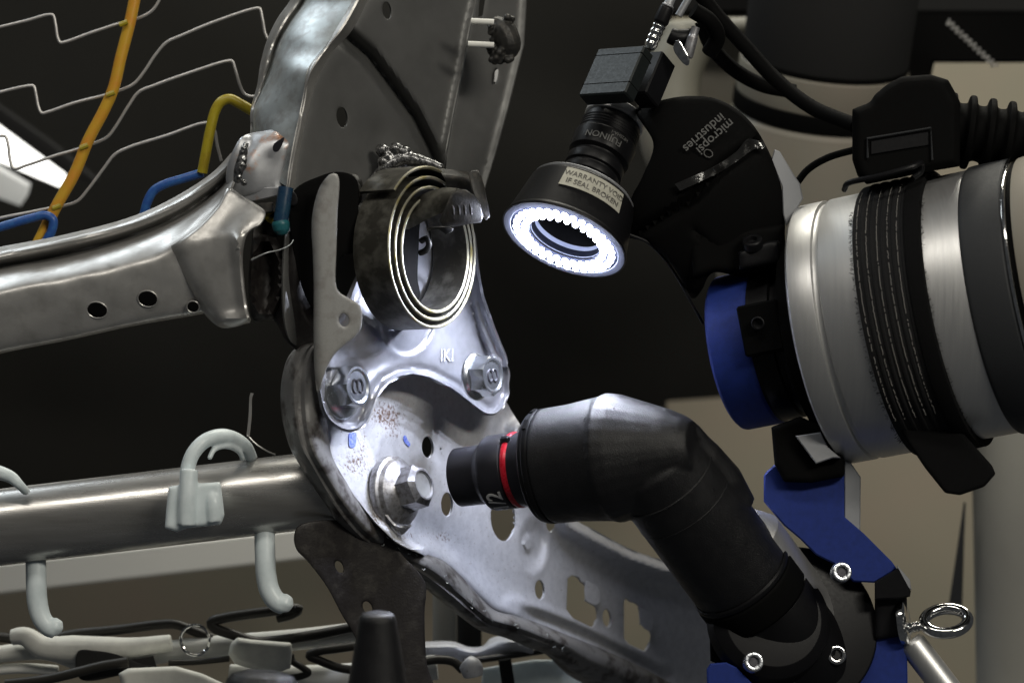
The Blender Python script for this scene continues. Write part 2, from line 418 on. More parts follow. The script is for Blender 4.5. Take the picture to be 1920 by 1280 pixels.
M['olivewire'] = mat('black_coated_wire', (.018, .016, .012), 0, .5)
M['wall'] = mat('drab_painted_wall', (.30, .275, .21), 0, .8, (.33, .275, .215), 6, (.4, .7), 0, fine=.18)
M['column'] = mat('grey_painted_column', (.34, .335, .30), 0, .7, (.30, .295, .27), 12, (.4, .7), 0, fine=.15)
M['board'] = mat('charcoal_board', (.026, .025, .022), 0, .9, (.021, .021, .020), 5, (.35, .7), 0, fine=.5, spec=.1)
M['beam'] = mat('slate_beam', (.034, .034, .034), 0, .9, fine=.3, spec=.05)
M['whitebeam'] = mat('off_white_beam', (.86, .86, .81), 0, .7, fine=.1)
M['robot'] = mat('cream_robot_casting', (.27, .262, .215), 0, .55, (.27, .235, .19), 10, (.4, .7), .05, fine=.15)
M['label'] = mat('beige_paper_label', (.48, .47, .40), 0, .6, (.42, .41, .34), 300)
M['labelink'] = mat('label_ink', (.14, .135, .12), 0, .6)
M['inkgrey'] = mat('grey_print', (.13, .13, .125), 0, .6)
M['led'] = mat('lit_led', (.9, .9, .9), 0, .3, rvar=0, emit=((.74, .79, 1.0), 26))
M['ledrim'] = mat('diffuser_rim', (.40, .43, .54), 0, .6, rvar=0, spec=.1)
M['ledbase'] = mat('led_board', (.012, .014, .022), 0, .7, rvar=0, spec=.03)
M['lamp'] = mat('lit_fluorescent_tube', (.9, .9, .9), 0, .4, rvar=0, emit=((1, .99, .93), 2.6))
M['lampbody'] = mat('lamp_reflector', (.55, .57, .54), 0, .5)
M['bluemark'] = mat('blue_marker_ink', (.10, .16, .62), 0, .5, (.30, .36, .66), 900, (.45, .6))
M['glasslens'] = mat('dark_lens_glass', (.004, .005, .012), 0, .08, rvar=0, spec=.8)

# ================================================================== SETTING
def setting(name, vf, m): return mk(name, vf, M[m], None, kind='structure')
setting('hall_wall', box(W(960, 640, 4600), ((1, 0, 0), (0, 1, 0), (0, 0, 1)), (9000, 60, 7000), 4), 'wall')
setting('dark_board', prism([(-900, -900), (1262, -900), (1262, 90), (1240, 170), (1330, 400), (1420, 440), (1420, 740), (1250, 752), (1250, 870), (700, 870), (700, 962), (-900, 1010)], 3300, 3330, 3), 'board')
setting('overhead_beam', box(W(1720, -190, 1700), ((1, 0, 0), (0, 1, 0), (0, 0, 1)), (1180, 120, 560), 6), 'beam')
setting('white_rail_behind', box(W(200, 1060, 2200), ((1, .0, .115), (0, 1, 0), (-.115, 0, 1)), (1250, 60, 76), 4), 'whitebeam')

# ================================================================== SEAT BACK FRAME
n_ax = V((0.82, -0.57, 0.0)).normalized()          # the way the side plates face
dB = lambda x, y=0: 145+1.2*(x-700)
dK = lambda x, y=0: 40+1.2*(x-700)
dP = lambda x, y=0: 140+1.2*(x-700)
smooth01 = lambda t: np.clip(t, 0, 1)**2*(3-2*np.clip(t, 0, 1))

sb = root('seat_back_frame', W(500, 640, 60), 'stamped steel seat back frame with perforated side panel and long cross rail', 'seat frame')
L3 = [(700, -30), (682, 0), (648, 57), (615, 91), (597, 120), (581, 151), (561, 235), (548, 302), (541, 353), (537, 385)]
L4 = [(897, -30), (895, 0), (884, 44), (867, 134), (847, 235), (833, 319), (828, 375)]
shadow_groove = [(652, 72), (690, 105), (735, 165), (775, 220), (802, 275), (822, 330)]
def d_panel(x, y):
    d = dP(x)
    d = d-22*np.exp(-(pdist(x, y, L4)/9)**2)                                   # raised right rim
    d = d+58*np.exp(-(pdist(x, y, shadow_groove)/14)**2)                         # soft dark shadow band, put into the shape as a channel
    e = pdist(x, y, L3); d = d+14*np.exp(-e/16)
    d = d+5*np.sin(x*.012+y*.007)+9*np.exp(-(((x-712)/34)**2+((y-258)/40)**2))
    return d
out = L3+[(545, 640), (600, 650), (700, 610), (790, 560), (828, 420)]+L4[::-1][1:]
mk('side_panel', sheet(out, d_panel, [ell(641, 220, 10, 19, -8), ell(725, 20, 8, 16, -8)], 5, 7, 3), M['panel'], sb)
# outer flange on the far edge of the panel, slotted
L5 = [(990, -30), (988, 0), (983, 84), (954, 201), (931, 285), (907, 366)]
fl = [(897, -30), (895, 0), (884, 44), (867, 134), (847, 235), (833, 319), (838, 350), (905, 368)]+L5[::-1][1:]
def d_fl(x, y):
    e5 = pdist(x, y, L5); e4 = pdist(x, y, L4)
    return dP(x)+6-.25*e4-12*np.exp(-(e5/8)**2)
mk('panel_flange', sheet(fl, d_fl, [[(900, -20), (913, -20), (905, 30), (897, 32)], ell(929, 143, 5, 15, 6)], 8, 6, 2, smooth=False), M['panel'], sb)
mk('flange_slot_tip', sheet([(930, 132), (934, 130), (932, 150), (928, 156)], lambda x, y: dP(x)-25, (), 4, 3, 1), M['white'], sb)
# front flange: three lofted strips
F0 = [(553, -30, 190), (544, 0, 190), (520, 35, 170), (501, 74, 150), (488, 120, 140), (482, 160, 130), (470, 205, 120), (468, 252, 110), (450, 278, 110)]
F1 = [(568, -30, 120), (560, 0, 120), (537, 35, 100), (515, 74, 90), (500, 122, 80), (491, 160, 75), (476, 205, 70), (471, 252, 66), (456, 282, 66)]
F1b = [(578, -30, 150), (570, 0, 150), (543, 40, 125), (521, 78, 115), (507, 124, 95), (490, 170, 80), (474, 212, 72), (474, 255, 64), (462, 290, 60)]
F2 = [(590, -30, 90), (582, 0, 88), (552, 44, 70), (528, 86, 60), (516, 130, 48), (497, 180, 40), (480, 222, 36), (482, 262, 30), (472, 310, 26)]
F25 = [(676, -30, 20), (661, 0, 15), (636, 45, -5), (612, 84, -20), (577, 130, -38), (567, 190, -44), (558, 242, -50), (548, 290, -54), (536, 349, -58)]
F3 = [(697, -30, 70), (681, 0, 60), (649, 56, 20), (616, 92, -5), (583, 150, -28), (570, 200, -40), (561, 238, -46), (549, 300, -52), (543, 353, -54)]
F4 = [(705, -30, 120), (690, 0, 110), (658, 60, 70), (625, 96, 40), (592, 154, 10), (579, 204, -5), (570, 242, -12), (558, 302, -24), (552, 353, -28)]
mk('flange_lip', loft([F0, F1, F1b], 70, 8, 4, 1.5), M['rail'], sb)
mk('front_flange', loft([F1b, F2, [((a[0]*.6+b[0]*.4), (a[1]*.6+b[1]*.4), (a[2]*.6+b[2]*.4)-14) for a, b in zip(F2, F25)], [((a[0]*.25+b[0]*.75), (a[1]*.25+b[1]*.75), (a[2]*.25+b[2]*.75)-8) for a, b in zip(F2, F25)], F25], 110, 9, 5, 3.5), M['skin'], sb)
mk('flange_bend', loft([F25, [((a[0]+b[0])/2, (a[1]+b[1])/2, min(a[2], b[2])-13) for a, b in zip(F25, F3)], F3, F4], 80, 6, 4, .6), M['rail'], sb)
mk('hem_plate', prism([(441, 366), (472, 352), (541, 350), (546, 354), (543, 362), (480, 377), (450, 380), (444, 374)], lambda x, y: -40-.25*(x-440), lambda x, y: 60-.25*(x-440), 2), M['lump'], sb)
# weld knuckle between rail and flange
def d_kn(x, y):
    return -34-20*np.exp(-(((x-458)/40)**2+((y-325)/56)**2))-.30*(x-450)+12*np.exp(-pdist(x, y, [(438, 350), (448, 310), (468, 272)])/7)+34*np.exp(-pdist(x, y, [(470, 250), (492, 246), (520, 244), (556, 262), (548, 300), (540, 345)])/12)
kn = [(470, 250), (452, 258), (436, 284), (426, 312), (424, 340), (432, 358), (444, 370), (470, 366), (505, 356), (538, 350), (548, 300), (556, 262), (520, 244), (492, 246)]
mk('knuckle', sheet(kn, d_kn, (), 7, 5, 5), M['lump'], sb)
wb = blend([tube([(462, 268, -92), (456, 290, -98), (448, 318, -100), (444, 342, -92)], [5, 9, 10, 7], 10)]+[lathe([(-7, 0), (-4, 5), (0, 7), (4, 5), (7, 0)], W(444+rng.uniform(-4, 14), 272+rng.uniform(0, 76), -102), (0, -1, 0), 10, bev=0) for _ in range(9)], 1.8, 2, .5)
mk('weld_bead', wb, M['weld'], sb, angle=60)
mk('ink_smudge', sheet([(524, 262), (533, 257), (530, 270), (520, 285), (513, 284), (512, 272)], lambda x, y: -72-.2*(x-500), (), 4, 1, 1), M['socket'], sb)
# cross rail
C0 = [(-60, 478, 40), (0, 463, 38), (120, 440, 34), (250, 405, 28), (330, 368, 20), (400, 322, 8), (434, 286, 0)]
C1 = [(-60, 492, 2), (0, 478, 0), (125, 452, -2), (250, 418, -4), (336, 379, -8), (403, 332, -14), (437, 298, -20)]
C2 = [(-60, 500, 0), (0, 486, 0), (128, 460, 0), (254, 427, 0), (341, 388, -4), (406, 341, -10), (438, 306, -16)]
C2b = [(-60, 514, 46), (0, 499, 46), (130, 474, 46), (258, 437, 42), (344, 398, 36), (409, 351, 22), (440, 316, 10)]
C3 = [(-60, 526, -4), (0, 511, -6), (132, 487, -10), (264, 449, -14), (348, 410, -20), (412, 362, -28), (442, 326, -34)]
C4 = [(-60, 553, -54), (0, 538, -56), (130, 513, -60), (250, 485, -64), (305, 466, -66), (360, 430, -66), (420, 390, -66)]
C5 = [(-60, 563, -64), (0, 548, -66), (130, 524, -70), (250, 497, -74), (312, 476, -76), (365, 442, -76), (425, 400, -76)]
C6 = [(-60, 580, -66), (0, 565, -68), (130, 541, -72), (250, 514, -76), (325, 498, -76), (385, 480, -70), (430, 460, -60)]
C7 = [(-60, 672, -40), (0, 655, -42), (130, 629, -46), (250, 603, -50), (370, 582, -50), (410, 574, -44), (440, 568, -40)]
C8 = [(-60, 680, -20), (0, 663, -22), (130, 637, -26), (250, 611, -30), (370, 590, -30), (410, 580, -24), (440, 574, -20)]
vf = loft([C0, C1, C2, C2b, C3, C4, C5, C6, C7, C8], 130, 7, 5, 1.2)
mk('cross_rail', vf, M['rail'], sb)
for (x, y, rx, ry) in ((182, 581, 19, 14), (277, 560, 18, 14), (362, 575, 11, 10)):
    mk('punched_hole', sheet(ell(x, y, rx, ry, 12), lambda a, b: -66+.26*(b-565)+0*a-3, (), 5, 4, 2), M['blackmatt'], sb)
    mk('hole_rim', tube([(a, b, -67+.26*(b-565)) for a, b in ell(x, y, rx+1, ry+1, 12, 14)], 1.3, 6, closed=True), M['rail'], sb)
# corner shell
shellout = [(318, 466), (335, 452), (372, 425), (408, 385), (428, 352), (455, 368), (482, 384), (498, 398), (490, 420), (466, 436), (456, 470), (458, 530), (466, 585), (470, 604), (460, 607), (440, 613), (414, 614), (388, 594), (366, 562), (346, 530), (330, 498)]
crease = [(318, 468), (338, 468), (352, 455), (400, 445), (450, 437), (500, 428)]
def d_sh(x, y):
    yc = np.interp(x, [318, 345, 400, 500], [470, 464, 446, 428])
    d = -102-.10*(x-350)+0*y
    d = d-.55*np.minimum(y-yc, 0)*1.0+.10*np.maximum(y-yc, 0)
    left = pdist(x, y, [(318, 466), (330, 498), (346, 530), (366, 562), (388, 594), (414, 614)])
    d = d+34*np.exp(-left/14)
    d = d-16*np.exp(-(pdist(x, y, [(445, 450), (452, 520), (462, 590)])/9)**2)-20*np.exp(-(pdist(x, y, [(420, 600), (470, 596)])/12)**2)
    d = d+6*np.sin(x*.05+y*.03)*np.exp(-((y-430)/50)**2)
    return d
mk('corner_shell', sheet(shellout, d_sh, (), 7, 5, 6), M['rail'], sb)
def d_tail(x, y):
    return -30-.1*(x-500)+24*np.cos((x-505)*.07)*np.exp(-((y-500)/90)**2)-26*np.exp(-(pdist(x, y, ell(497, 520, 26, 72, 0, 16), True)/8)**2)
mk('throat_plate', sheet([(486, 390), (505, 392), (540, 420), (580, 500), (604, 600), (606, 655), (560, 658), (536, 640), (512, 600), (478, 604), (466, 560), (470, 470)], d_tail, (), 8, 5, 5), M['brown'], sb)
mk('torn_lip', tube([(472, 487, -100), (482, 482, -105), (500, 474, -108), (525, 468, -100), (545, 458, -92), (550, 450, -88)], [2.2, 1.2, .9, .8], 8), M['skin'], sb)
mk('spring_hook_plate', sheet([(537, 356), (552, 360), (558, 372), (557, 382), (551, 386), (540, 384), (538, 415), (530, 420), (530, 372)], lambda x, y: -70+0*x, (), 5, 5, 1), M['blackgloss'], sb)
mk('latch_block', box(W(490, 392, -30), ((1, 0, .1), (0, 1, 0), (0, 0, 1)), (50, 60, 20), 3), M['dark'], sb)

def simple(name, vf, m, label, cat, group=None, angle=35):
    o = mk(name, vf, M[m], None, angle); o['label'] = label; o['category'] = cat
    if group: o['group'] = group
    return o
simple('wadding_lump', blend([tube([(925, 40, 250), (945, 60, 240), (955, 90, 240), (945, 112, 250)], [14, 26, 24, 10], 12)]+[lathe([(-8, 0), (-5, 5), (0, 8), (5, 5), (8, 0)], W(940+rng.uniform(-22, 24), 75+rng.uniform(-42, 42), 236+rng.uniform(-12, 12)), (rng.uniform(-1, 1), -1, rng.uniform(-1, 1)), 10, bev=0) for _ in range(60)], 2, 1, .4), 'dark', 'dark crumpled wadding stuck over the slotted panel flange at the top', 'wadding', angle=70)
for y, lab in ((40, 'short pale pin through the slot, upper of the two beside the wadding'), (83, 'longer pale pin below the other, pointing into the dark wadding')):
    simple('pin', tube([(884 if y < 60 else 878, y, 215), (905, y+1, 212), (926, y+2, 214)], 6, 12, smooth=False), 'whitebeam', lab, 'pin')

# ================================================================== WIRES AND COATED RODS
G = 'zigzag spring wires behind the yellow rod'
wires = [
 ([(-10, 54), (0, 51), (50, 39), (90, 28), (99, 29), (104, 45), (108, 70), (113, 80), (122, 79), (170, 62), (222, 45), (240, 41), (276, 27), (290, 15), (305, -12)], 'zigzag grey spring wire highest on the left, running off the top edge'),
 ([(-10, 176), (0, 173), (55, 161), (63, 162), (68, 180), (72, 200), (78, 212), (90, 210), (140, 193), (195, 179), (218, 172), (250, 158), (270, 135), (290, 105), (312, 80), (340, 67), (400, 42), (480, 16), (487, 17), (492, 35), (498, 65), (505, 76), (520, 78)], 'zigzag grey spring wire that hooks down behind the top of the bright flange'),
 ([(-10, 256), (0, 255), (10, 256), (15, 270), (19, 300), (26, 316), (50, 310), (100, 293), (145, 280), (165, 273), (200, 258), (215, 240), (240, 200), (260, 173), (290, 160), (360, 135), (425, 115), (435, 115), (441, 130), (450, 160), (458, 176), (470, 181), (490, 178)], 'zigzag grey spring wire crossing in front of the bright fluorescent lamp'),
 ([(-10, 412), (0, 409), (60, 397), (95, 390), (115, 387), (145, 377), (165, 355), (195, 315), (215, 290), (240, 277), (310, 255), (392, 231), (402, 245), (408, 275), (415, 302)], 'lowest grey spring wire, running behind the yellow hook to the rail')]
for pts, lab in wires:
    simple('zigzag_spring_wire', tube([(x, y, 300) for x, y in pts], 3.0, 8, n=260), 'wire', lab, 'spring wire', G)
yr = root('yellow_rod', W(160, 265, 280), 'long bent yellow coated rod leaning across the spring wires', 'rod')
mk('bar', tube([(258, -30, 285), (244, 40, 282), (226, 110, 280), (213, 165, 280), (195, 207, 280), (166, 262, 280), (140, 325, 280), (105, 388, 278), (68, 462, 276)], 11.5, 16, n=120), M['yellow'], yr)
for x, y in ((231, 44), (207, 176), (157, 275), (106, 388)):
    mk('wire_notch', tube([(x-7, y+3, 266), (x+8, y-3, 266)], 5, 8), M['olive'], yr)
simple('blue_wire_loop', tube([(-30, 434, 262), (0, 426, 260), (60, 409, 258), (86, 404, 256), (99, 412, 256), (98, 430, 258), (84, 456, 262)], 9, 14, n=80), 'bluepaint', 'blue dipped wire end touching the foot of the yellow rod', 'wire')
simple('blue_wire_loop', tube([(270, 402, 200), (277, 377, 196), (288, 358, 194), (308, 346, 192), (340, 336, 190), (380, 324, 190)], 9, 14, n=60), 'bluepaint', 'blue dipped wire rising from behind the cross rail to the yellow hook', 'wire')
simple('yellow_hook', tube([(379, 324, 182), (383, 303, 180), (394, 245, 178), (404, 207, 178), (415, 191, 178), (431, 186, 180), (450, 195, 184), (482, 214, 190)], 10, 14, n=80), 'olive', 'dull yellow hooked rod between cross rail and bright flange', 'hook')
tp = root('spring_end_cap', W(530, 400, -60), 'dark blue and teal plastic end cap hanging under the flange foot', 'end cap')
mk('sleeve', tube([(536, 352, -66), (531, 385, -70), (526, 416, -72)], 14, 18), M['teal'], tp)
mk('tip', lathe([(-22, 0.1), (-20, 9), (-12, 15), (0, 17), (6, 15)], W(526, 420, -72), (-.15, 0, 1), 20), mat('teal_tip', (.02, .12, .14), 0, .3), tp)
mk('yellow_core', tube([(512, 392, -40), (500, 402, -38), (506, 412, -36), (520, 416, -40)], 6, 10), M['olive'], tp)

# ================================================================== FLUORESCENT LAMP (far behind)
fl_ = root('fluorescent_lamp', W(20, 290, 2500), 'blurred lit fluorescent lamp hanging in the dark behind the wires', 'lamp')
mk('tube_glow', prism([(-160, 118), (0, 236), (122, 326), (128, 342), (112, 350), (0, 303), (-160, 222)], 2500, 2560, 8), M['lamp'], fl_)
mk('reflector', prism([(-160, 232), (0, 311), (58, 345), (52, 366), (38, 386), (0, 372), (-160, 300)], 2510, 2600, 8), mat('lamp_diffuser', (.5, .5, .5), 0, .5, rvar=0, emit=((.95, .97, .9), .22)), fl_)
mk('housing', prism([(-160, 70), (0, 196), (100, 266), (188, 338), (176, 346), (120, 320), (0, 232), (-160, 116)], 2490, 2620, 6), M['beam'], fl_)

# ================================================================== RECLINER BRACKET
rb = root('recliner_bracket', W(780, 700, 60), 'bright curved steel hinge bracket with two bolts marked 8', 'bracket')
arch = [(690, 790), (698, 768), (709, 740), (725, 719), (748, 706), (775, 701), (805, 707), (848, 729), (880, 753), (900, 768)]
face = [(760, 330), (840, 350), (868, 400), (887, 440), (894, 500), (904, 555), (922, 605), (938, 645), (948, 668), (954, 700), (953, 737), (944, 762), (928, 775), (912, 775), (898, 767), (880, 753), (848, 729), (805, 707), (775, 701), (748, 706), (725, 719), (709, 740), (698, 768), (688, 790), (674, 802), (655, 806), (634, 799), (615, 782), (603, 752), (598, 700), (602, 640), (640, 590), (680, 500), (710, 400)]
flline = [(868, 430), (874, 500), (882, 570), (898, 630), (912, 668)]
def d_face(x, y):
    d = dK(x)
    e = pdist(x, y, face, True)
    d = d-11*np.exp(-(e/4.0)**2)                                      # turned rim
    d = d+9*np.exp(-((e-12)/7)**2)
    ef = pdist(x, y, flline); right = (x > np.interp(y, [430, 500, 570, 630, 668], [868, 874, 882, 898, 912])) & (y < 690)
    d = d+20*np.exp(-(ef/7)**2)-np.where(right, np.minimum(ef, 26)*1.15, 0)
    r1 = np.sqrt(((x-655)/34)**2+((y-742)/60)**2); d = d+26*(1-smooth01((r1-.75)/.45))
    r2 = np.sqrt(((x-762)/55)**2+((y-588)/80)**2); d = d+9*(1-smooth01((r2-.86)/.16))
    d = d-26*smooth01((670-x)/60)*(y < 690)
    d = d+14*np.exp(-(pdist(x, y, [(690, 690), (730, 672), (770, 684), (830, 700)])/26)**2)*.8
    return d
mk('hinge_plate', sheet(face, d_face, (), 4.5, 8, 3), M['bracket'], rb)
arm = [(611, 334), (620, 326), (631, 326), (636, 336), (633, 400), (631, 470), (630, 530), (635, 546), (655, 559), (672, 569), (678, 580), (677, 614), (668, 629), (648, 645), (628, 664), (614, 688), (604, 716), (596, 738), (590, 700), (588, 640), (588, 580), (588, 530), (586, 470), (584, 430), (586, 400), (593, 368), (602, 346)]
def d_arm(x, y): return -122+.22*(x-600)+9*np.exp(-pdist(x, y, [(602, 346), (593, 368), (586, 400), (584, 430), (586, 470), (588, 530), (588, 580), (588, 640), (590, 700), (596, 738)])/5)
mk('arm_plate', sheet(arm, d_arm, [ell(645, 600, 9, 12, -12)], 5, 9, 2), M['grey_steel'], rb)
def bolt8(base, axis, r, h, flange, m, rot=.2, fr=None):
    b = B(); b.add(lathe([(-4, flange*.2), (-4, flange), (1, flange), (4, flange*.94), (7, r*1.02), (8, r*.8)], base, axis, 56, bev=1)); b.add(hexhead(base+V(axis).normalized()*6, axis, r, h, rot, 2.5, fr or r*.86))
    o = b.obj('bolt', m, rb, 28)
    top = base+V(axis).normalized()*(6+h-2.2)
    a, e1, e2 = basis(axis); up = V((-.12, 0, 1)); up = (up-a*up.dot(a)).normalized(); xd = up.cross(a)
    mb = B()
    for s in (-1, 1):
        rr = r*.2; c = top+up*s*rr*.9*0+xd*s*rr*.93
        mb.add(tube([c+up*math.sin(t)*rr*1.45+xd*math.cos(t)*rr for t in np.linspace(0, 2*PI, 13)[:-1]], r*.055, 6, n=24, closed=True, raw=True))
    mb.obj('bolt_marking', M['mark'], o)
    return o
bolt8(W(640, 727, -14), V((.82, -.55, .10)), 42, 34, 60, M['zinc'], .35)
bolt8(W(893, 706, 170), V((.82, -.55, .06)), 40, 34, 46, M['zinc'], .15)
tv, tf = text_mesh('IKI', 34, 1.0); tx = np.array([p.x for p in tv])*.66+838; ty = 667-np.array([p.y for p in tv]); td = d_face(tx, ty)
tv = [W(a, b_, c-1.2-(1.6 if p.z > 0 else -1)) for a, b_, c, p in zip(tx, ty, td, tv)]
mk('stamped_letters', (tv, tf), M['galv'], rb, 20)
# black pivot parts behind the coil, plus two black sheets added as shade
mk('coil_shade_sheet', sheet([(715, 380), (784, 385), (786, 440), (783, 520), (786, 560), (740, 590), (712, 520)], lambda x, y: 62+1.0*(x-750), (), 7, 6, 3), M['blackmatt'], rb)  # added black sheet, keeps the left of the coil's inside dark
mk('arm_shade_sheet', sheet([(548, 362), (600, 330), (640, 322), (668, 335), (672, 400), (668, 470), (640, 482), (628, 540), (604, 600), (575, 560), (550, 470)], lambda x, y: -50+.2*(x-600), (), 8, 8, 3), M['blackmatt'], rb)  # added black sheet: shade left of the arm, dark mechanism right of it
mk('pivot_boss', lathe([(-20, 40), (10, 44), (30, 40), (44, 26), (50, .1)], W(652, 420, 50), n_ax, 40), M['dark'], rb)
mk('arm_knob', blend([lathe([(-16, .1), (-10, 16), (0, 21), (10, 17), (18, .1)], W(662, 345, 30), (.6, -.6, .3), 16), tube([(640, 345, 20), (662, 352, 10), (668, 372, 10), (655, 392, 15)], [14, 15, 12, 8], 12)], 2.5, 3), M['dark'], rb)

# ================================================================== SPIRAL SPRING
sp = root('spiral_spring', W(807, 466, 90), 'large dark flat spiral spring coil above the bright bracket', 'spring')
en = V((.84, -.54, .03)).normalized(); ev = V((-.075, 0, 1)); ev = (ev-en*ev.dot(en)).normalized(); eh = ev.cross(en)
Cc = W(807, 467, 20); b = B(); TW = 78; turns = 3.15; nn = 300; q = []
for i in range(nn):
    u = i/(nn-1); th = -2*PI*turns*(1-u)+PI*.75; r = 104+52*u; t = 3.2
    dirv = eh*math.cos(th)+ev*math.sin(th)
    sag = ev*(-7*(1-u))+eh*(14*(1-u))
    for rr, ax in ((r-t, 0), (r-t*.3, 2.2), (r+t*.3, 2.2), (r+t, 0), (r+t, -TW), (r-t, -TW)): q.append(Cc+sag+dirv*rr+en*ax)
f = []
for i in range(nn-1):
    for j in range(6): k = (j+1) % 6; f.append((i*6+j, i*6+k, (i+1)*6+k, (i+1)*6+j))
f += [tuple(range(6)), tuple(range((nn-1)*6, nn*6))[::-1]]
me = mesh_from('coil', q, f, True, 40); me.materials.append(M['spring']); me.materials.append(M['sprinn'])
for p in me.polygons:
    vi = p.vertices
    if len(vi) == 4 and all((k % 6) in (0, 1, 2, 3) for k in vi): p.material_index = 1
co = link('coil', me, None, sp)
def curl(vf, m, name): return mk(name, vf, M[m], sp, 50)
curl(loft([[(742, 425, 30), (760, 392, 20), (790, 366, 0), (830, 352, -20), (856, 352, -34)],
           [(752, 428, 0), (772, 404, -15), (800, 384, -30), (832, 372, -45), (852, 366, -52)],
           [(766, 430, 10), (786, 420, -10), (808, 408, -28), (832, 398, -44), (850, 392, -54)]], 40, 6, 6, 3), 'spring', 'end_strip')
curl(prism([(824, 414), (833, 392), (846, 364), (858, 355), (874, 356), (892, 368), (901, 384), (906, 404), (902, 417), (880, 420), (850, 426), (830, 424)], lambda x, y: -60+.5*(x-860)+.3*(y-390), lambda x, y: -40+.5*(x-860)+.3*(y-390), 3), 'dark', 'end_tab')
for k_ in range(4):
    curl(tube([(842+k_*11, 376-k_*1, -66+k_*4.5), (848+k_*11, 388, -64+k_*5.5), (850+k_*11, 402, -60+k_*5.5)], [2.5, 4, 2.5], 8), 'dark', 'tab_rib')
curl(prism([(878, 326), (884, 320), (896, 319), (903, 331), (909, 352), (917, 392), (919, 406), (912, 413), (903, 408), (895, 386), (884, 356)], lambda x, y: 10-.15*(y-320)+.5*(x-890), lambda x, y: 22-.15*(y-320)+.5*(x-890), 2.5), 'dark', 'catch')
curl(loft([[(822, 316, 70), (850, 318, 60), (880, 324, 30), (896, 336, 20)], [(832, 332, 40), (858, 334, 30), (880, 342, 16), (896, 356, 10)], [(838, 352, 50), (862, 354, 40), (882, 366, 26), (894, 378, 20)]], 30, 6, 6, 4), 'dark', 'catch_fold')
curl(prism([(800, 434), (822, 430), (836, 440), (848, 434), (850, 428), (838, 424), (800, 426)], -10, 4, 2), 'dark', 'inner_tab')
curl(tube([(790, 452, 60), (800, 447, 50), (805, 458, 50), (798, 470, 56), (788, 474, 66)], 6, 10), 'dark', 'core_pin')
curl(blend([lathe([(-14, .1), (-8, 10), (0, 15), (8, 10), (14, .1)], W(735+dx, 290+dy, 110), (.3, -1, dz), 12) for dx, dy, dz in ((-18, -8, .5), (-6, 6, -.4), (8, -10, .2), (14, 8, .9), (-14, 14, 0), (24, -4, .3), (2, 22, .3))]+[tube([(700, 340, 120), (722, 318, 110), (760, 300, 110), (800, 306, 100), (830, 316, 90)], [10, 14, 16, 12, 8], 12)], 2.2, 1, .4), 'weld', 'weld_blob')

# ================================================================== SEAT BASE FRAME
bf = root('seat_base_frame', W(800, 980, 200), 'pierced galvanised steel side plate with a dark rolled edge', 'seat frame')
plate = [(602, 770), (640, 690), (720, 630), (850, 640), (925, 715), (960, 772), (987, 815), (1030, 900), (1078, 972), (1120, 996), (1180, 1028), (1240, 1049), (1300, 1061), (1350, 1068), (1352, 1180), (1345, 1292), (1262, 1288), (1243, 1276), (1180, 1247), (1122, 1219), (1060, 1193), (1010, 1172), (960, 1158), (925, 1146), (885, 1110), (850, 1071), (800, 1043), (748, 1020), (712, 988), (676, 945), (640, 897), (611, 846)]
ridge = [(672, 800), (690, 835), (706, 875), (716, 930), (735, 980), (760, 1010)]
rimr = [(985, 812), (1030, 900), (1078, 974), (1120, 998), (1180, 1030), (1240, 1051), (1300, 1063), (1350, 1070)]
def d_plate(x, y):
    d = dB(x)
    rx = np.interp(y, [760, 800, 835, 875, 930, 980, 1010, 1030], [650, 672, 690, 706, 716, 735, 760, 800])
    s = np.clip(rx-x, 0, 60); d = d-(30+.38*np.clip(y-810, 0, 220))*(1-np.exp(-s/8)) + .35*s
    er = pdist(x, y, rimr); d = d-44*np.exp(-((er-17)/14)**2)+18*np.exp(-((er-60)/26)**2)
    d = d+20*np.exp(-(pdist(x, y, [(985, 1148), (1050, 1172), (1110, 1197), (1180, 1232), (1250, 1268)])/12)**2)*.6-10*np.exp(-(pdist(x, y, [(962, 1124), (1030, 1146), (1092, 1172), (1170, 1210), (1240, 1247)])/9)**2)
    r = np.sqrt(((x-1000)/29)**2+((y-1021)/54)**2); d = d+20*(1-smooth01((r-.35)/.65))-3*np.exp(-((r-1.05)/.16)**2)-14*(1-smooth01((np.sqrt(((x-990)/9)**2+((y-1018)/16)**2)-.7)/.5))
    d = d+3*np.sin(x*.009+y*.012)
    low = pdist(x, y, [(735, 990), (760, 1020), (800, 1036), (850, 1064), (890, 1100), (930, 1136), (970, 1150)]); d = d-40*np.exp(-(low/24)**2)
    return d
def rpoly(P, r=2.2):
    out = []
    for i, p in enumerate(P):
        a = V(P[i-1])-V(p); c = V(P[(i+1) % len(P)])-V(p); k = min(r, a.length*.45, c.length*.45); a = V(p)+a.normalized()*k; c = V(p)+c.normalized()*k
        out += [tuple(a), tuple((a+c)*.25+V(p)*.5), tuple(c)]
    return out
slotA = rpoly([(1064, 1084), (1072, 1078), (1084, 1081), (1090, 1090), (1097, 1094), (1098, 1126), (1108, 1133), (1119, 1138), (1118, 1164), (1109, 1175), (1074, 1158), (1062, 1142)])
slotB = rpoly([(1170, 1126), (1174, 1119), (1184, 1129), (1195, 1131), (1200, 1142), (1201, 1170), (1211, 1180), (1221, 1184), (1217, 1208), (1209, 1220), (1180, 1207), (1170, 1196)])
holes = [ell(802, 838, 11, 20, -4), ell(838, 945, 11, 22, 0), ell(943, 970, 23, 44, -3), ell(1032, 981, 8, 15), ell(1012, 1105, 9, 18, -4), slotA, slotB, ell(1138, 1158, 8, 17, -6), ell(826, 841, 1.6, 1.8, 0, 8)]
pv, pf = sheet(plate, d_plate, holes, 5, 8, 1.6)
me = mesh_from('side_plate', pv, pf, True, 40)
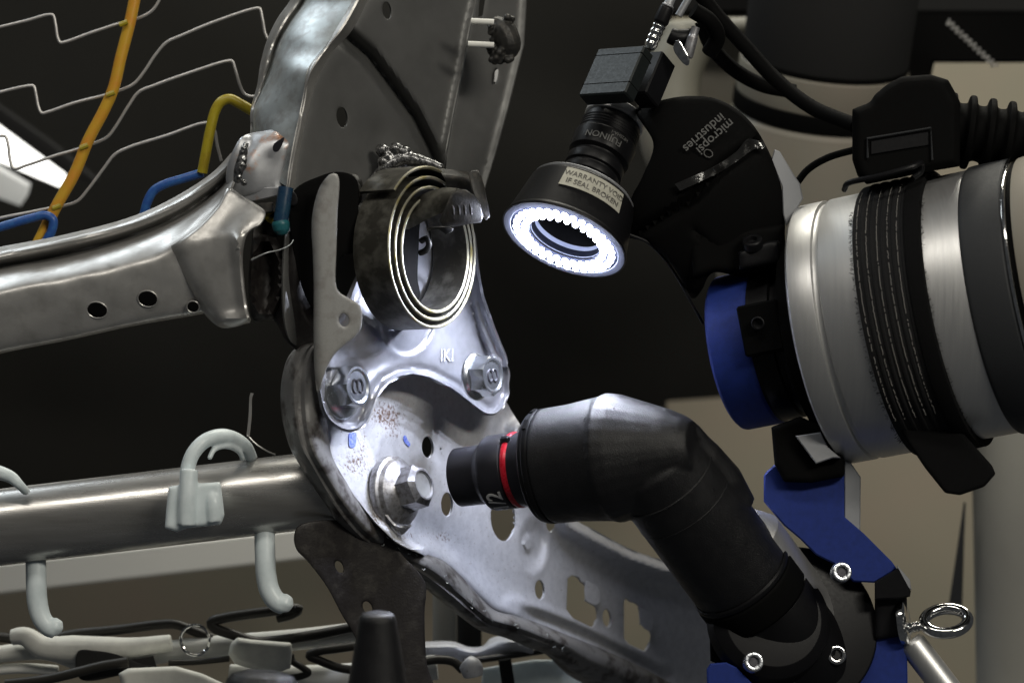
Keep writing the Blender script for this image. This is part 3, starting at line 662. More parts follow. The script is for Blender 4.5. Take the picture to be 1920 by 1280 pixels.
at = me.attributes.new('rust', 'FLOAT', 'POINT'); cov = np.array([tuple(v) for v in pv]); ff = (DIST+cov[:, 1])/DIST; X = cov[:, 0]/ff+960; Y = 640-cov[:, 2]/ff
g = lambda cx, cy, rx, ry, k=1: k*np.exp(-(((X-cx)/rx)**2+((Y-cy)/ry)**2))
at.data.foreach_set('value', np.clip(g(722, 775, 34, 22, .8)+g(665, 868, 26, 26, .62)+g(706, 912, 12, 34, .75)+g(712, 960, 16, 26, .9)+g(680, 830, 10, 26, .5)+g(735, 805, 20, 24, .45)+g(830, 1005, 24, 10, .55)+g(760, 1005, 26, 8, .6), 0, 1).astype(np.float32))
link('side_plate', me, M['galv'], bf)
for tb_ in ([(1099, 1088), (1107, 1091), (1124, 1102), (1125, 1130), (1117, 1135), (1107, 1131), (1098, 1124)], [(1200, 1140), (1209, 1143), (1224, 1153), (1225, 1178), (1219, 1183), (1209, 1178), (1201, 1169)]):
    mk('slot_tab', sheet(tb_, lambda x, y: dB(x)-12-.5*(x-tb_[0][0]), (), 5, 6, 2), M['galv'], bf)
mk('marker_dab', sheet([(655, 812), (667, 811), (668, 826), (665, 838), (656, 838), (654, 826)], lambda x, y: d_plate(x, y)-2.5, (), 4, 1, 0), M['bluemark'], bf)
mk('marker_dab', sheet([(757, 818), (761, 816), (764, 824), (769, 830), (768, 837), (763, 834), (758, 827)], lambda x, y: d_plate(x, y)-2.5, (), 3, 1, 0), M['bluemark'], bf)
# rolled edge
Sil = [(596, 640), (562, 647), (541, 668), (529, 705), (526, 745), (530, 790), (544, 840), (562, 872), (590, 925), (622, 978), (652, 1012), (705, 1045), (760, 1076), (793, 1100), (844, 1140), (880, 1168), (905, 1183), (947, 1195), (990, 1213), (1023, 1226), (1062, 1262), (1110, 1290), (1150, 1315)]
Jun = [(606, 646), (602, 660), (600, 690), (600, 720), (602, 760), (606, 805), (613, 848), (628, 880), (655, 922), (690, 966), (728, 1003), (765, 1028), (800, 1044), (826, 1055), (862, 1085), (890, 1115), (925, 1147), (965, 1158), (1012, 1174), (1060, 1194), (1120, 1220), (1185, 1250), (1262, 1292)]
def mixc(t, dz): return [((a[0]*(1-t)+c[0]*t), (a[1]*(1-t)+c[1]*t), dB(c[0])-60+dz) for a, c in zip(Sil, Jun)]
vf = loft([mixc(0, 50), mixc(.04, 16), mixc(.18, -24), mixc(.36, -42), mixc(.48, -38), mixc(.62, -44), mixc(.80, -34), mixc(.98, -12), mixc(1.12, 22)], 200, 5, 7, 3)
mk('rolled_edge', vf, M['roll'], bf)
# crumbs of spatter along the rolled edge
b = B()
for _ in range(24):
    u = rng.uniform(.45, .9); t = rng.uniform(.5, .95); i = u*(len(Sil)-1); k = int(i); w = i-k
    p = [(Sil[k][j]*(1-w)+Sil[min(k+1, len(Sil)-1)][j]*w)*(1-t)+(Jun[k][j]*(1-w)+Jun[min(k+1, len(Jun)-1)][j]*w)*t for j in (0, 1)]
    d0 = dB(p[0])-102+rng.uniform(-2, 6); a = rng.uniform(0, PI)
    b.add(tube([(p[0], p[1], d0), (p[0]+3*math.cos(a), p[1]+3*math.sin(a), d0-2), (p[0]+5*math.cos(a+.8), p[1]+5*math.sin(a+.8), d0)], .7, 4, n=4))
b.obj('swarf', M['skin'], bf, kind='stuff')
# big flange bolt
fb = B(); fa = V((.80, -.50, .26)).normalized(); fo = W(741, 924, 121)
fb.add(lathe([(-34, 20), (-34, 50), (-12, 54), (-10, 72), (3, 72), (6, 68), (7, 66), (16, 62), (22, 50), (30, 42), (31, 20)], fo, V((.83, -.53, .12)), 72, bev=1.5))
mk('flange_collar', (fb.v, fb.f), M['boltdark'], bf, 30)
hb = mk('hex_head', hexhead(fo+fa*22, fa, 43, 48, .12, 5, 30), M['boltdark'], bf, 28)
mk('head_dimple', lathe([(0, .1), (0, 24), (1.5, 24), (1.5, 26)][::-1], fo+fa*(22+48-4.2), fa, 40), M['grey_steel'], hb)
mk('flange_skirt', loft([[(722, 965, 70), (740, 985, 60), (760, 990, 70)], [(735, 985, 80), (752, 1002, 80), (772, 985, 90)]], 20, 4, 4), M['boltdark'], bf)
# dark hanging bracket under the tube
def d_hb(x, y): return 40+.4*(x-600)+10*np.sin(x*.03)
mk('hanger_plate', sheet([(551, 1006), (560, 985), (640, 975), (720, 1000), (760, 1045), (797, 1092), (796, 1150), (800, 1240), (812, 1300), (690, 1300), (668, 1200), (640, 1150), (610, 1095), (575, 1050), (556, 1030)], d_hb, [ell(636, 1062, 7, 12, -25), ell(689, 1138, 8, 12, -25)], 9, 8, 4), M['brown'], bf)
# cross tube
ct = root('cross_tube', W(250, 965, 60), 'shiny round steel cross tube carrying the milky plastic clip', 'tube')
ta = V((1, 0, .118)).normalized()
mk('pipe', lathe([(-980, 73), (-100, 73), (50, 73), (62, 72), (64, 72)], W(560, 922, 100), ta, 96), M['tube'], ct)
mk('loose_strip', loft([[(462, 818, -10), (466, 780, -8), (468, 742, -6), (470, 736, -6)], [(467, 819, -12), (471, 780, -10), (472, 745, -8), (475, 737, -8)]], 24, 2, 2), M['rail'], bf)
mk('loose_strip_foot', tube([(464, 816, -10), (480, 832, -8), (500, 845, 0), (516, 852, 10)], 1.6, 6), M['rail'], bf)

# ================================================================== MILKY PLASTIC CLIPS
def clip(x, label, d=0):
    c = root('plastic_clip', W(x, 900, -20), label, 'clip', 'milky plastic clips on the cross tube')
    z = lambda pts: [(px-365+x, py+(365-x)*.118*(1 if x != 365 else 0), dd) for px, py, dd in pts]
    mk('hoop', blend([tube(z([(350, 905, -22), (352, 878, -24), (362, 850, -22), (382, 828, -12), (408, 818, 8), (436, 822, 40), (460, 838, 70), (472, 860, 90)]), [14, 14, 14, 14, 15, 15, 14, 12], 16, n=60),
        tube(z([(392, 860, -10), (402, 842, 0), (425, 835, 20), (448, 846, 46), (456, 862, 60)]), [5, 6, 7, 6, 5], 10, n=30)], 2.2, 6), M['nylon'], c)
    mk('block', blend([prism([(a[0], a[1]) for a in z([(316, 912, 0), (340, 908, 0), (380, 905, 0), (413, 903, 0), (417, 930, 0), (421, 966, 0), (414, 983, 0), (350, 990, 0), (332, 997, 0), (309, 990, 0), (312, 950, 0)])], -52, 0, 5),
        tube(z([(355, 880, -44), (352, 930, -52), (350, 984, -52)]), 17, 14), tube(z([(397, 912, -30), (400, 940, -46), (402, 978, -46)]), 15, 12)], 2.4, 7), M['nylon'], c)
    return c
clip(365, 'milky plastic clip hooped over the steel cross tube')
hp = simple('plastic_clip', blend([tube([(-20, 880, 30), (0, 886, 20), (22, 895, 20), (36, 908, 20), (50, 922, 40)], [12, 14, 12, 9, 8], 14)], 2.4, 5), 'nylon', 'milky plastic loop over the cross tube at the left edge of the picture', 'clip', 'milky plastic clips on the cross tube')
simple('plastic_hook', blend([tube([(496, 985, 90), (497, 1040, 80), (499, 1078, 76), (506, 1108, 74), (520, 1128, 72), (534, 1134, 72)], [20, 20, 20, 20, 20, 19], 18, n=60), lathe([(-19, .1), (-14, 13), (0, 19), (14, 13), (19, .1)], W(533, 1130, 70), (.3, 0, 1), 18)], 2.4, 6), 'nylon', 'white plastic hook hanging below the tube beside the dark hanger plate', 'hook')
simple('plastic_hook', blend([tube([(67, 1030, 110), (68, 1090, 100), (70, 1128, 98), (78, 1158, 96), (92, 1176, 94), (104, 1180, 94)], [20, 20, 20, 20, 19, 17], 18, n=60), lathe([(-18, .1), (-13, 13), (0, 18), (13, 13), (18, .1)], W(102, 1174, 94), (.3, 0, 1), 18)], 2.4, 6), 'nylon', 'white plastic hook hanging near the left edge, above the cream sleeves', 'hook')

# ================================================================== SEAT SUSPENSION AT THE BOTTOM
def wirething(pts, r, lab, m='olivewire', name='black_wire', cat='wire', n=120): return simple(name, tube(pts, r, 12, n=n), m, lab, cat)
wirething([(-40, 1192, 520), (20, 1196, 520), (60, 1206, 520), (110, 1194, 520), (140, 1188, 520), (220, 1180, 515), (300, 1170, 510), (330, 1170, 505), (362, 1182, 500), (398, 1196, 500)], 10, 'black wire running between the left hook and the split ring')
wirething([(520, 1158, 470), (548, 1150, 465), (560, 1141, 460), (548, 1140, 455), (500, 1146, 450), (420, 1158, 450), (396, 1166, 450), (402, 1176, 450), (440, 1190, 455), (478, 1202, 460), (520, 1200, 460), (600, 1188, 465), (680, 1172, 470)], 10.5, 'black wire bent in a Z under the right plastic hook')
wirething([(700, 1206, 420), (640, 1214, 415), (590, 1222, 410), (580, 1228, 410), (600, 1238, 412), (640, 1252, 415), (690, 1256, 420), (740, 1254, 420)], 9, 'black wire with a sharp bend left of the dark peg')
wirething([(790, 1240, 420), (820, 1236, 430), (850, 1240, 440), (868, 1256, 440)], 9, 'short black wire curving into a grey socket end right of the dark peg')
wirething([(870, 1240, 640), (930, 1232, 660), (1000, 1222, 680), (1060, 1212, 700)], 7, 'black wire passing under the rolled edge above the pale glassy sheet')
wirething([(316, 1242, 430), (370, 1240, 430), (430, 1234, 430)], 6, 'short straight black wire left of the cream clasp')
wirething([(545, 1226, 430), (548, 1238, 430), (566, 1250, 430), (578, 1260, 430), (560, 1268, 430), (500, 1272, 430)], 7, 'black wire kinked at the right end of the cream clasp')
wirething([(10, 1282, 380), (90, 1272, 380), (150, 1258, 380), (190, 1248, 380), (240, 1240, 380)], 10, 'black wire along the bottom edge at the left')
def rod(pts, r, lab, m='creamrod', name='plastic_sleeve', cat='sleeve'): return simple(name, blend([tube(pts, r, 18, n=60)], 3, 3), m, lab, cat)
rod([(-40, 1232, 470), (30, 1222, 470), (90, 1222, 465), (150, 1244, 460)], [17, 18, 17, 15], 'curved cream sleeve under the grey plastic wedge at the left edge')
rod([(20, 1194, 440), (46, 1192, 440), (80, 1212, 440), (150, 1216, 440), (240, 1215, 440), (322, 1204, 440)], [16, 24, 28, 26, 21, 17], 'long pale sleeve ending at the split ring')
rod([(240, 1236, 500), (330, 1218, 500), (440, 1208, 500), (560, 1198, 500), (680, 1184, 500)], 22, 'long straight cream rod crossing behind the clasp', 'whitebeam', 'cream_rod', 'rod')
rod([(430, 1268, 520), (560, 1270, 520), (680, 1264, 520), (820, 1250, 520)], 26, 'pale rod lying lowest, behind the dark peg', 'whitebeam', 'cream_rod', 'rod')
simple('cream_clasp', blend([prism([(432, 1206), (445, 1194), (470, 1198), (546, 1204), (548, 1220), (545, 1252), (520, 1260), (480, 1256), (440, 1244), (428, 1226)], 390, 450, 8)], 3, 6), 'creamrod', 'boxy cream plastic clasp around the straight cream rod', 'clasp')
simple('cream_clasp', blend([prism([(222, 1262), (240, 1252), (330, 1248), (380, 1262), (440, 1290), (430, 1330), (260, 1330), (230, 1290)], 330, 400, 8)], 3, 6), 'creamrod', 'wide cream plastic clasp cut by the bottom edge of the picture', 'clasp')
simple('grey_wedge', sheet([(146, 1220), (180, 1219), (220, 1226), (262, 1243), (300, 1250), (240, 1262), (150, 1272)], lambda x, y: 405+0*x, (), 8, 30, 3), 'beam', 'dark grey plastic wedge between the cream sleeves', 'wedge')
simple('cream_rod', blend([tube([(-40, 1258, 480), (40, 1252, 480), (110, 1256, 480)], 11, 14)], 3, 3), 'whitebeam', 'short cream rod end at the lower left edge', 'rod')
rg = simple('split_ring', tube([W(x, y, 395+6*math.sin(i)) for i, (x, y) in enumerate(ell(366, 1199, 27, 28, 0, 16))], 3.4, 10, n=70, closed=True, raw=True), 'chrome', 'small shiny split ring hooked to the pale sleeve', 'ring')
simple('far_bracket', loft([[(795, 1202, 700), (850, 1202, 700), (880, 1212, 700), (905, 1210, 700), (920, 1196, 700), (960, 1190, 690), (1000, 1205, 690)], [(795, 1214, 670), (850, 1214, 670), (890, 1224, 670), (920, 1214, 670), (960, 1204, 660), (1000, 1216, 660)], [(795, 1242, 680), (850, 1240, 680), (895, 1240, 680), (940, 1232, 680), (1000, 1224, 670)]], 50, 6, 6), 'galv', 'grey pressed strip in shadow behind the rolled edge', 'bracket')
simple('grey_socket_end', blend([tube([(872, 1240, 410), (884, 1252, 405), (888, 1268, 405)], [18, 24, 20], 16)], 3, 4), 'galv', 'round grey socket end on the short curved wire', 'socket end')
simple('glassy_sheet', prism([(905, 1252), (1000, 1236), (1060, 1236), (1110, 1300), (900, 1310)], 760, 775, 2), 'nylon', 'pale greenish plastic sheet at the bottom under the rolled edge', 'sheet')
simple('dark_strut', prism([(934, 1236), (958, 1232), (968, 1300), (944, 1304)], 600, 640, 3), 'beam', 'short grey strut standing before the pale greenish sheet', 'strut')
simple('floor_pole', lathe([(0, 26), (170, 26)], W(834, 1220, 900), (0, 0, 1), 40), 'column', 'pale upright pole seen in the gap behind the hanger plate', 'pole')
simple('pole_shadow_post', lathe([(0, 27), (150, 27)], W(880, 1230, 1000), (0, 0, 1), 40), 'beam', 'dark upright post standing in for shadow right next to the pale pole', 'post')  # dark post added as the shadow beside the pale pole

# ================================================================== FOREGROUND PEGS
pg = blend([lathe([(-220, .1), (-220, 72), (-60, 58), (96, 31), (103, 27), (106, 18), (107, .1)], W(708, 1262, -560), (0.005, -.12, 1), 40)], 3, 2)
simple('black_peg', pg, 'plastic', 'tapered black plastic peg standing up at the bottom edge', 'peg')
simple('black_stud', blend([lathe([(-60, .1), (-60, 66), (0, 62), (12, 52), (18, 30), (20, .1)], W(492, 1277, -560), (.06, 0, 1), 12)], 3, 1), 'plastic', 'low black rounded peg top poking over the bottom edge, left of the peg', 'knob')

# ================================================================== RING LIGHT, LENS AND CAMERA
ra = V((-.352, -.426, -.833)).normalized()           # the way the lamp shines
RO = W(1058, 449, 50)
rl = root('ring_light', RO, 'lit white LED ring light around the camera lens', 'ring light')
up_ = -ra
mk('housing', lathe([(0, 116), (-3, 124), (3, 124.5), (8, 121), (98, 105), (104, 100), (106, 62), (96, 58), (4, 72)], RO, up_, 96, bev=1.5), M['blackgloss'], rl)
mk('led_board', lathe([(-.5, 118), (1, 122), (6, 121), (6.5, 100), (7, 72), (10, 68), (30, 66)], RO, up_, 96, bev=1), M['ledbase'], rl)
mk('diffuser_rim', lathe([(-1.2, 108), (-2.2, 109), (-2.2, 121), (0, 122)], RO, up_, 96, bev=0), M['ledrim'], rl)
mk('inner_cone', lathe([(6, 74), (8, 70), (28, 65)][::-1], RO, up_, 96, bev=0), M['ledrim'], rl)
mk('inner_bore', lathe([(28, 63), (60, 60), (96, 58)], RO, up_, 48), M['blackmatt'], rl)
mk('lens_glass', lathe([(88, 57), (84, 40), (82, .1)], RO, up_, 48), M['glasslens'], rl)
a_, e1_, e2_ = basis(ra)
lm = None
for r_, n_ in ((79, 29), (96, 35)):
    for k in range(n_):
        t = 2*PI*(k+(r_ % 2)*.5)/n_; c = RO+(e1_*math.cos(t)+e2_*math.sin(t))*r_
        if lm is None:
            v, f = lathe([(0, 6.4), (3, 6.4), (6.5, 5.0), (8.5, 2.6), (9.2, .05)], V((0, 0, 0)), ra, 8, bev=0)
            lm = mesh_from('led', v, f, True, 60); lm.transform(Matrix.Scale(S, 4)); lm.materials.append(M['led'])
        o = bpy.data.objects.new('led', lm); COL.objects.link(o); o.parent = rl; o.location = (c-RO)*S
for k in range(8):
    t = 2*PI*(k+.3)/8; sl = bpy.data.lights.new('led_beam', 'SPOT'); sl.energy = .36; sl.color = (.79, .84, 1.0); sl.spot_size = math.radians(146); sl.spot_blend = .35; sl.shadow_soft_size = 6*S
    so = bpy.data.objects.new('led_beam', sl); COL.objects.link(so); so.parent = rl; so.location = ((e1_*math.cos(t)+e2_*math.sin(t))*89+ra*2)*S; so.rotation_euler = ra.to_track_quat('-Z', 'Y').to_euler()
mk('rim_edge', lathe([(102, 100), (106, 102), (108, 100)], RO, up_, 96, bev=0), M['alu2'], rl)
# label wrapped on the housing
lb = []; lf = []; NL = 24
def cylp(t, ph, r, O=RO): a, e1, e2 = basis(up_); return O+a*t+(e1*math.cos(ph)+e2*math.sin(ph))*r
sgn = 1 if cylp(0, .3, 1).x > cylp(0, 0, 1).x else -1
for i in range(NL+1):
    ph = sgn*(-.46+1.17*i/NL)
    for t, r in ((50, 114.6), (94, 106.8)): lb.append(cylp(t, ph, r))
lf = [(2*i, 2*i+2, 2*i+3, 2*i+1) for i in range(NL)]
lb, lf = shell(*face_cam(lb, lf), -.8)
wl = mk('paper_label', (lb, lf), M['label'], rl)
def wrap(body, size, t0, ph0, r, flip=0, O=RO):
    v, f = text_mesh(body, size, .5); a, e1, e2 = basis(up_); out = []
    for p in v:
        x, y = (p.x, p.y) if not flip else (-p.x, -p.y)
        ph = ph0+sgn*x/r; out.append(O+a*(t0+y)+(e1*math.cos(ph)+e2*math.sin(ph))*(r+p.z))
    return out, f
mk('label_text', wrap('WARRANTY VOID', 15.5, 80, sgn*.13, 110.6), M['labelink'], wl)
mk('label_text', wrap('IF SEAL BROKEN', 15.5, 62, sgn*.13, 114.2), M['labelink'], wl)

cm = root('machine_vision_camera', W(1155, 200, 40), 'small black machine vision camera with a lens above the ring light', 'camera')
mk('lens_barrel', lathe([(100, 50), (106, 54), (120, 56), (124, 50), (132, 48), (136, 56), (150, 56), (152, 52), (156, 52), (158, 57), (176, 57), (179, 51), (186, 50), (190, 60), (228, 62), (232, 57), (236, 57)]+[(236.5+k*3, 57+(k % 2)*1.6) for k in range(8)]+[(262, 58), (272, 56), (276, 50)], RO, up_, 80, bev=.8), M['blackgloss'], cm)
mk('mount_ring', lathe([(272, 52), (274, 59), (294, 59), (298, 52)], RO, up_, 80), M['alu'], cm)
mk('lens_text', wrap('FUJINON', 19, 206, -sgn*.12, 62.2, 1), M['inkgrey'], cm)
mk('lens_text', wrap('HF25HA-1', 9, 221, sgn*.35, 62.3, 1), M['inkgrey'], cm)
mk('lock_screw', lathe([(0, 8), (10, 8), (14, 10), (24, 10), (26, .1)], cylp(284, -sgn*.75, 56), (cylp(284, -sgn*.75, 58)-cylp(284, -sgn*.75, 0)), 20), M['blackmatt'], cm)
# body: a box along the lens axis
bx = V((.771, -.637, 0)); bx = (bx-up_*bx.dot(up_)).normalized(); by = up_.cross(bx)
body_c = W(1155, 142, 40)
mk('camera_body', box(body_c+by*0, (bx, by, up_), (112, 34, 112), 3), mat('dark_green_grey_casing', (.014, .018, .018), .3, .45, fine=.2), cm)
for t in (-30, 38): mk('body_groove', box(body_c+up_*t, (bx, by, up_), (113, 35, 1.6), .3), M['blackmatt'], cm)
mk('side_casing', box(W(1222, 150, 80), (bx, by, up_), (44, 50, 100), 3), M['blackgloss'], cm)
# connectors
k1 = root('camera_plug', W(1245, 60, 60), 'ribbed silver cable plug standing on the camera body', 'plug')
pa = V((.40, 0, .92)).normalized(); P0 = W(1217, 92, 55)
mk('collar', lathe([(0, 9)]+[(4+k*6+(k % 2)*1, 11+(k % 2)*2.4) for k in range(8)]+[(54, 10), (56, .1)], P0, pa, 24, bev=.5), M['chrome'], k1)
mk('grip', lathe([(50, 12), (56, 15), (84, 14), (90, 10)], P0, pa, 24), M['blackgloss'], k1)
mk('sleeve', lathe([(86, 11), (90, 12), (92, 9), (180, 9)], P0, pa, 24), M['alu2'], k1)
k2 = root('right_angle_plug', W(1290, 60, 70), 'angled chromed cable plug hanging beside the camera body', 'plug')
mk('clip_plate', sheet([(1262, 90), (1272, 74), (1282, 90), (1293, 112), (1290, 124), (1284, 122)], lambda x, y: 40+0*x, (), 5, 4, 1.5), M['chrome'], k2)
mk('barrel', lathe([(0, 9), (3, 11), (40, 10), (44, 8), (60, 8)], W(1288, 108, 60), V((.28, 0, .95)), 20), M['boltdark'], k2)
mk('stem', lathe([(0, 7), (140, 7)], W(1272, 30, 80), V((.5, 0, .86)), 20), M['alu2'], k2)
mk('shroud', blend([tube([(1255, 66, 80), (1270, 72, 80), (1300, 66, 85)], [16, 18, 14], 14)], 3, 3), M['blackgloss'], k2)
simple('camera_cable', tube([(1300, 20, 90), (1330, 40, 100), (1345, 70, 120), (1330, 100, 140)], 16, 14), 'cable', 'thick black cable end curling over the angled plug', 'cable')

# ================================================================== SENSOR COVER ("micropsi industries")
cv = root('sensor_cover', W(1350, 330, 150), 'rounded black cover printed micropsi industries behind the camera', 'cover')
covout = [(1192, 205), (1240, 188), (1295, 180), (1345, 186), (1385, 208), (1415, 238), (1442, 285), (1460, 330), (1470, 385), (1472, 440), (1468, 505), (1400, 520), (1335, 512), (1315, 545), (1300, 560), (1262, 500), (1215, 455), (1172, 440), (1180, 380), (1205, 330), (1225, 270)]
def d_cov(x, y):
    r = np.sqrt(((x-1330)/160)**2+((y-350)/190)**2)
    return 120-95*np.sqrt(np.clip(1-r**2*.82, 0, 1))+24*np.exp(-(pdist(x, y, [(1190, 440), (1290, 380), (1360, 310), (1430, 262)])/9)**2)+9*np.exp(-(pdist(x, y, [(1300, 430), (1360, 490), (1460, 470)])/5)**2)
mk('cover_shell', sheet(covout, d_cov, (), 9, 12, 8), M['blackmatt'], cv)
mk('lower_clamp', blend([prism([(1290, 430), (1400, 430), (1470, 420), (1475, 500), (1455, 515), (1340, 508), (1300, 520)], 40, 150, 6)], 4, 2), M['blackmatt'], cv)
def d_t(x, y): return float(d_cov(np.array([x]), np.array([y]))[0])
tp_ = []
for body, x, y, sz in (('micropsi', 1338, 252, 25), ('industries', 1310, 250, 25)):
    x0, y0 = (1341, 256) if body == 'micropsi' else (1320, 249)
    tv, tf = text_plane(body, sz, W(x0, y0, d_t(x0, y0)-13), (-.74, .0, -.66), (.66, .06, -.74), .5)
    mk('printed_name', (tv, tf), M['inkgrey'], cv)
mk('logo_ring', tube([(x, y, d_t(x, y)-5) for x, y in ell(1328, 288, 9, 7, 30, 12)], 1.0, 6, closed=True), M['inkgrey'], cv)
tape = loft([[(1265, 345, d_t(1265, 345)-14), (1300, 330, d_t(1300, 330)-16), (1345, 310, d_t(1345, 310)-16), (1380, 285, d_t(1380, 285)-16), (1402, 262, d_t(1402, 262)-16), (1424, 264, d_t(1424, 264)-16)],
             [(1275, 358, d_t(1275, 358)-16), (1310, 342, d_t(1310, 342)-20), (1352, 322, d_t(1352, 322)-20), (1388, 298, d_t(1388, 298)-20), (1414, 280, d_t(1414, 280)-20), (1432, 278, d_t(1432, 278)-20)]], 60, 8, 2, 4)
mk('crinkled_tape', tape, M['tape'], cv)
cap = W(1412, 462, 20)
sc = mk('clamp_screw', lathe([(0, 20), (14, 20), (17, 17), (17, 10), (8, 9), (8, .1)], cap, (-.2, -.55, .8), 32), M['blackgloss'], cv)
mk('clamp_nose', blend([prism([(1384, 472), (1440, 452), (1462, 450), (1462, 494), (1386, 506)], 10, 80, 5)], 4, 2), M['blackgloss'], cv)
simple('thin_cable', tube([(1180, 440, 60), (1215, 455, 70), (1250, 490, 80), (1275, 528, 90), (1296, 566, 100), (1318, 606, 120)], 3.2, 8, n=60), 'blackgloss', 'thin black cable curving from the ring light to the blue flange', 'cable')
simple('bracket_blade', prism([(1452, 280), (1462, 284), (1490, 330), (1500, 344), (1506, 372), (1474, 425), (1468, 400), (1466, 350), (1446, 300)], 60, 66, 2), 'alu2', 'light grey metal blade between the black cover and the silver wrist', 'blade')

# ================================================================== ROBOT WRIST
A = V((.92, -.34, .19)).normalized(); WO = W(1550, 627, 100)
rw = root('robot_wrist', WO, 'large silver cylindrical robot wrist with black bands', 'robot arm')
mk('wrist_shell', lathe([(-2, 60), (-2, 243), (3, 250), (50, 250), (52, 243), (62, 243), (64, 250), (332, 250), (334, 240)], WO, A, 160, bev=1.5), M['alu'], rw)
mk('rubber_band', lathe([(332, 249), (336, 254), (342, 255), (408, 255), (414, 250)], WO, A, 160), M['band'], rw)
mk('steel_ring', lathe([(412, 248), (414, 256), (420, 256), (422, 248)], WO, A, 160, bev=1), M['chrome'], rw)
mk('gap_ring', lathe([(420, 247), (430, 247)], WO, A, 120), M['blackmatt'], rw)
mk('next_shell', lathe([(428, 240), (430, 252), (464, 255), (980, 258)], WO, A, 160, bev=1), M['robot'], rw)
mk('tool_flange', lathe([(-196, 60), (-196, 142), (-190, 149), (-186, 150), (-118, 150), (-112, 146)], WO, A, 120), M['blue'], rw)
mk('flange_core', lathe([(-112, 148), (-108, 146), (-70, 146), (-68, 138), (-56, 138), (-54, 150), (-4, 152), (-2, 150)], WO, A, 120), M['blackgloss'], rw)
mk('flange_core_step', lathe([(-40, 150), (-38, 188), (-6, 190), (-2, 180)], WO, A, 120), M['blackmatt'], rw)
mk('flange_bore', lathe([(-2, 12), (2, 12.5), (3, 10), (-8, 9), (-8, .1)], W(1421, 606, -62), V((-.3, -.95, .05)), 28, bev=.5), M['blackgloss'], rw)
mk('flange_socket', box(W(1432, 615, -20), ((.9, -.34, .19), (.3, .95, 0), (-.19, 0, .98)), (78, 60, 96), 4), M['blackmatt'], rw)

st = root('cable_strap', WO, 'ribbed black fabric strap wrapped round the silver wrist, tail sticking out', 'strap')
mk('band', lathe([(133, 251), (134, 259), (232, 259), (233, 251)], WO, A, 180, bev=1.5), M['webbing'], st)
mk('hook_band', lathe([(232, 251), (233, 265), (262, 264), (263, 251)], WO, A, 180, bev=2), M['hook'], st)
a_, e1, e2 = basis(A)
b = B(); b2 = B()
vis = [k for k in range(150)]
for t in (143, 161, 181, 201, 219):
    rr = lambda th: 259.6
    for k in range(150):
        th = -1.25+2.0*k/150
        for s in (-1, 1):
            thh = s*th if s == 1 else None
            if thh is None: continue
            p = WO+A*(t+rng.normal(0, .4))+(e1*math.cos(th)+e2*math.sin(th))*259.8; q2 = WO+A*(t+rng.normal(0, .6))+(e1*math.cos(th+.0085)+e2*math.sin(th+.0085))*260.3
            if rng.random() < .85: b.add(tube([p, (p+q2)/2+(p-WO-A*t).normalized()*.5, q2], .75, 4, n=3, raw=True, smooth=False))
    b2.add(lathe([(t+6, 259), (t+8, 261), (t+12, 261), (t+14, 259)], WO, A, 180, bev=0))
b.obj('stitching', M['thread'], st, kind='stuff')
b2.obj('woven_ribs', M['webbing'], st)
mk('tail', blend([prism([(1640, 720), (1700, 826), (1735, 878), (1772, 924), (1800, 928), (1846, 912), (1867, 888), (1860, 872), (1815, 822), (1760, 760), (1700, 690)], lambda x, y: -112-.05*(x-1700), lambda x, y: -88-.05*(x-1700), 4)], 3.5, 2), M['hook'], st)
# frayed fibres on the strap edge
b = B()
for _ in range(260):
    th = rng.uniform(-1.0, 1.1); t = 133+rng.normal(0, .7) if rng.random() < .6 else 263+rng.normal(0, .7); sg = -1 if t < 200 else 1
    p = WO+A*t+(e1*math.cos(th)+e2*math.sin(th))*258; q2 = p+A*sg*rng.uniform(2, 7)+(e1*rng.normal(0, 2)+e2*rng.normal(0, 3)); b.add(tube([p, (p+q2)/2+e2*rng.normal(0, 1.4), q2], .45, 3, n=4, raw=True))
b.obj('frayed_fibres', M['hook'], st, kind='stuff')
mk('buckle', tube([(1583, 356, -60), (1590, 344, -80), (1650, 330, -110), (1712, 312, -115), (1728, 306, -100), (1727, 322, -95), (1712, 334, -100)], 5.5, 10, n=60), M['blackgloss'], st)
# clamp above with a moulded frame and the corrugated conduit
cl = root('conduit_clamp', W(1690, 230, 0), 'matt black moulded cable clamp sitting on top of the wrist', 'clamp')
mk('clamp_body', blend([prism([(1598, 205), (1632, 192), (1640, 178), (1664, 158), (1690, 144), (1745, 140), (1778, 150), (1800, 190), (1800, 312), (1740, 322), (1625, 346), (1608, 330), (1598, 300)], -90, 60, 12)], 4, 3), M['blackmatt'], cl)
mk('moulded_frame', tube([(1627, 296, -96), (1626, 260, -96), (1745, 240, -96), (1748, 300, -96)], 2.2, 6, n=60, smooth=False), M['band'], cl)
mk('frame_recess', prism([(1633, 265), (1741, 247), (1741, 272), (1633, 290)], -94, -80, 1), M['blackgloss'], cl)
b = B()
prof = []
for k in range(9):
    t0 = k*37; prof += [(t0, 52), (t0+10, 54), (t0+14, 70), (t0+25, 70), (t0+29, 54)]
cd = simple('corrugated_conduit', lathe(prof, W(1760, 240, 30), V((.985, -.05, -.15)), 48, bev=3), 'cable', 'ribbed black conduit running from the clamp off the right edge', 'conduit')
simple('arm_cable', tube([(1306, -20, 360), (1345, 30, 360), (1395, 85, 350), (1450, 145, 330), (1520, 200, 280), (1604, 236, 200)], 15, 16, n=80), 'cable', 'thick black cable sagging from the top to the black clamp', 'cable')
simple('arm_cable', tube([(1316, 40, 420), (1330, 80, 420), (1368, 124, 420), (1425, 158, 420), (1490, 172, 430)], 15, 16, n=80), 'cable', 'second black cable looping left of the thick sagging one', 'cable')
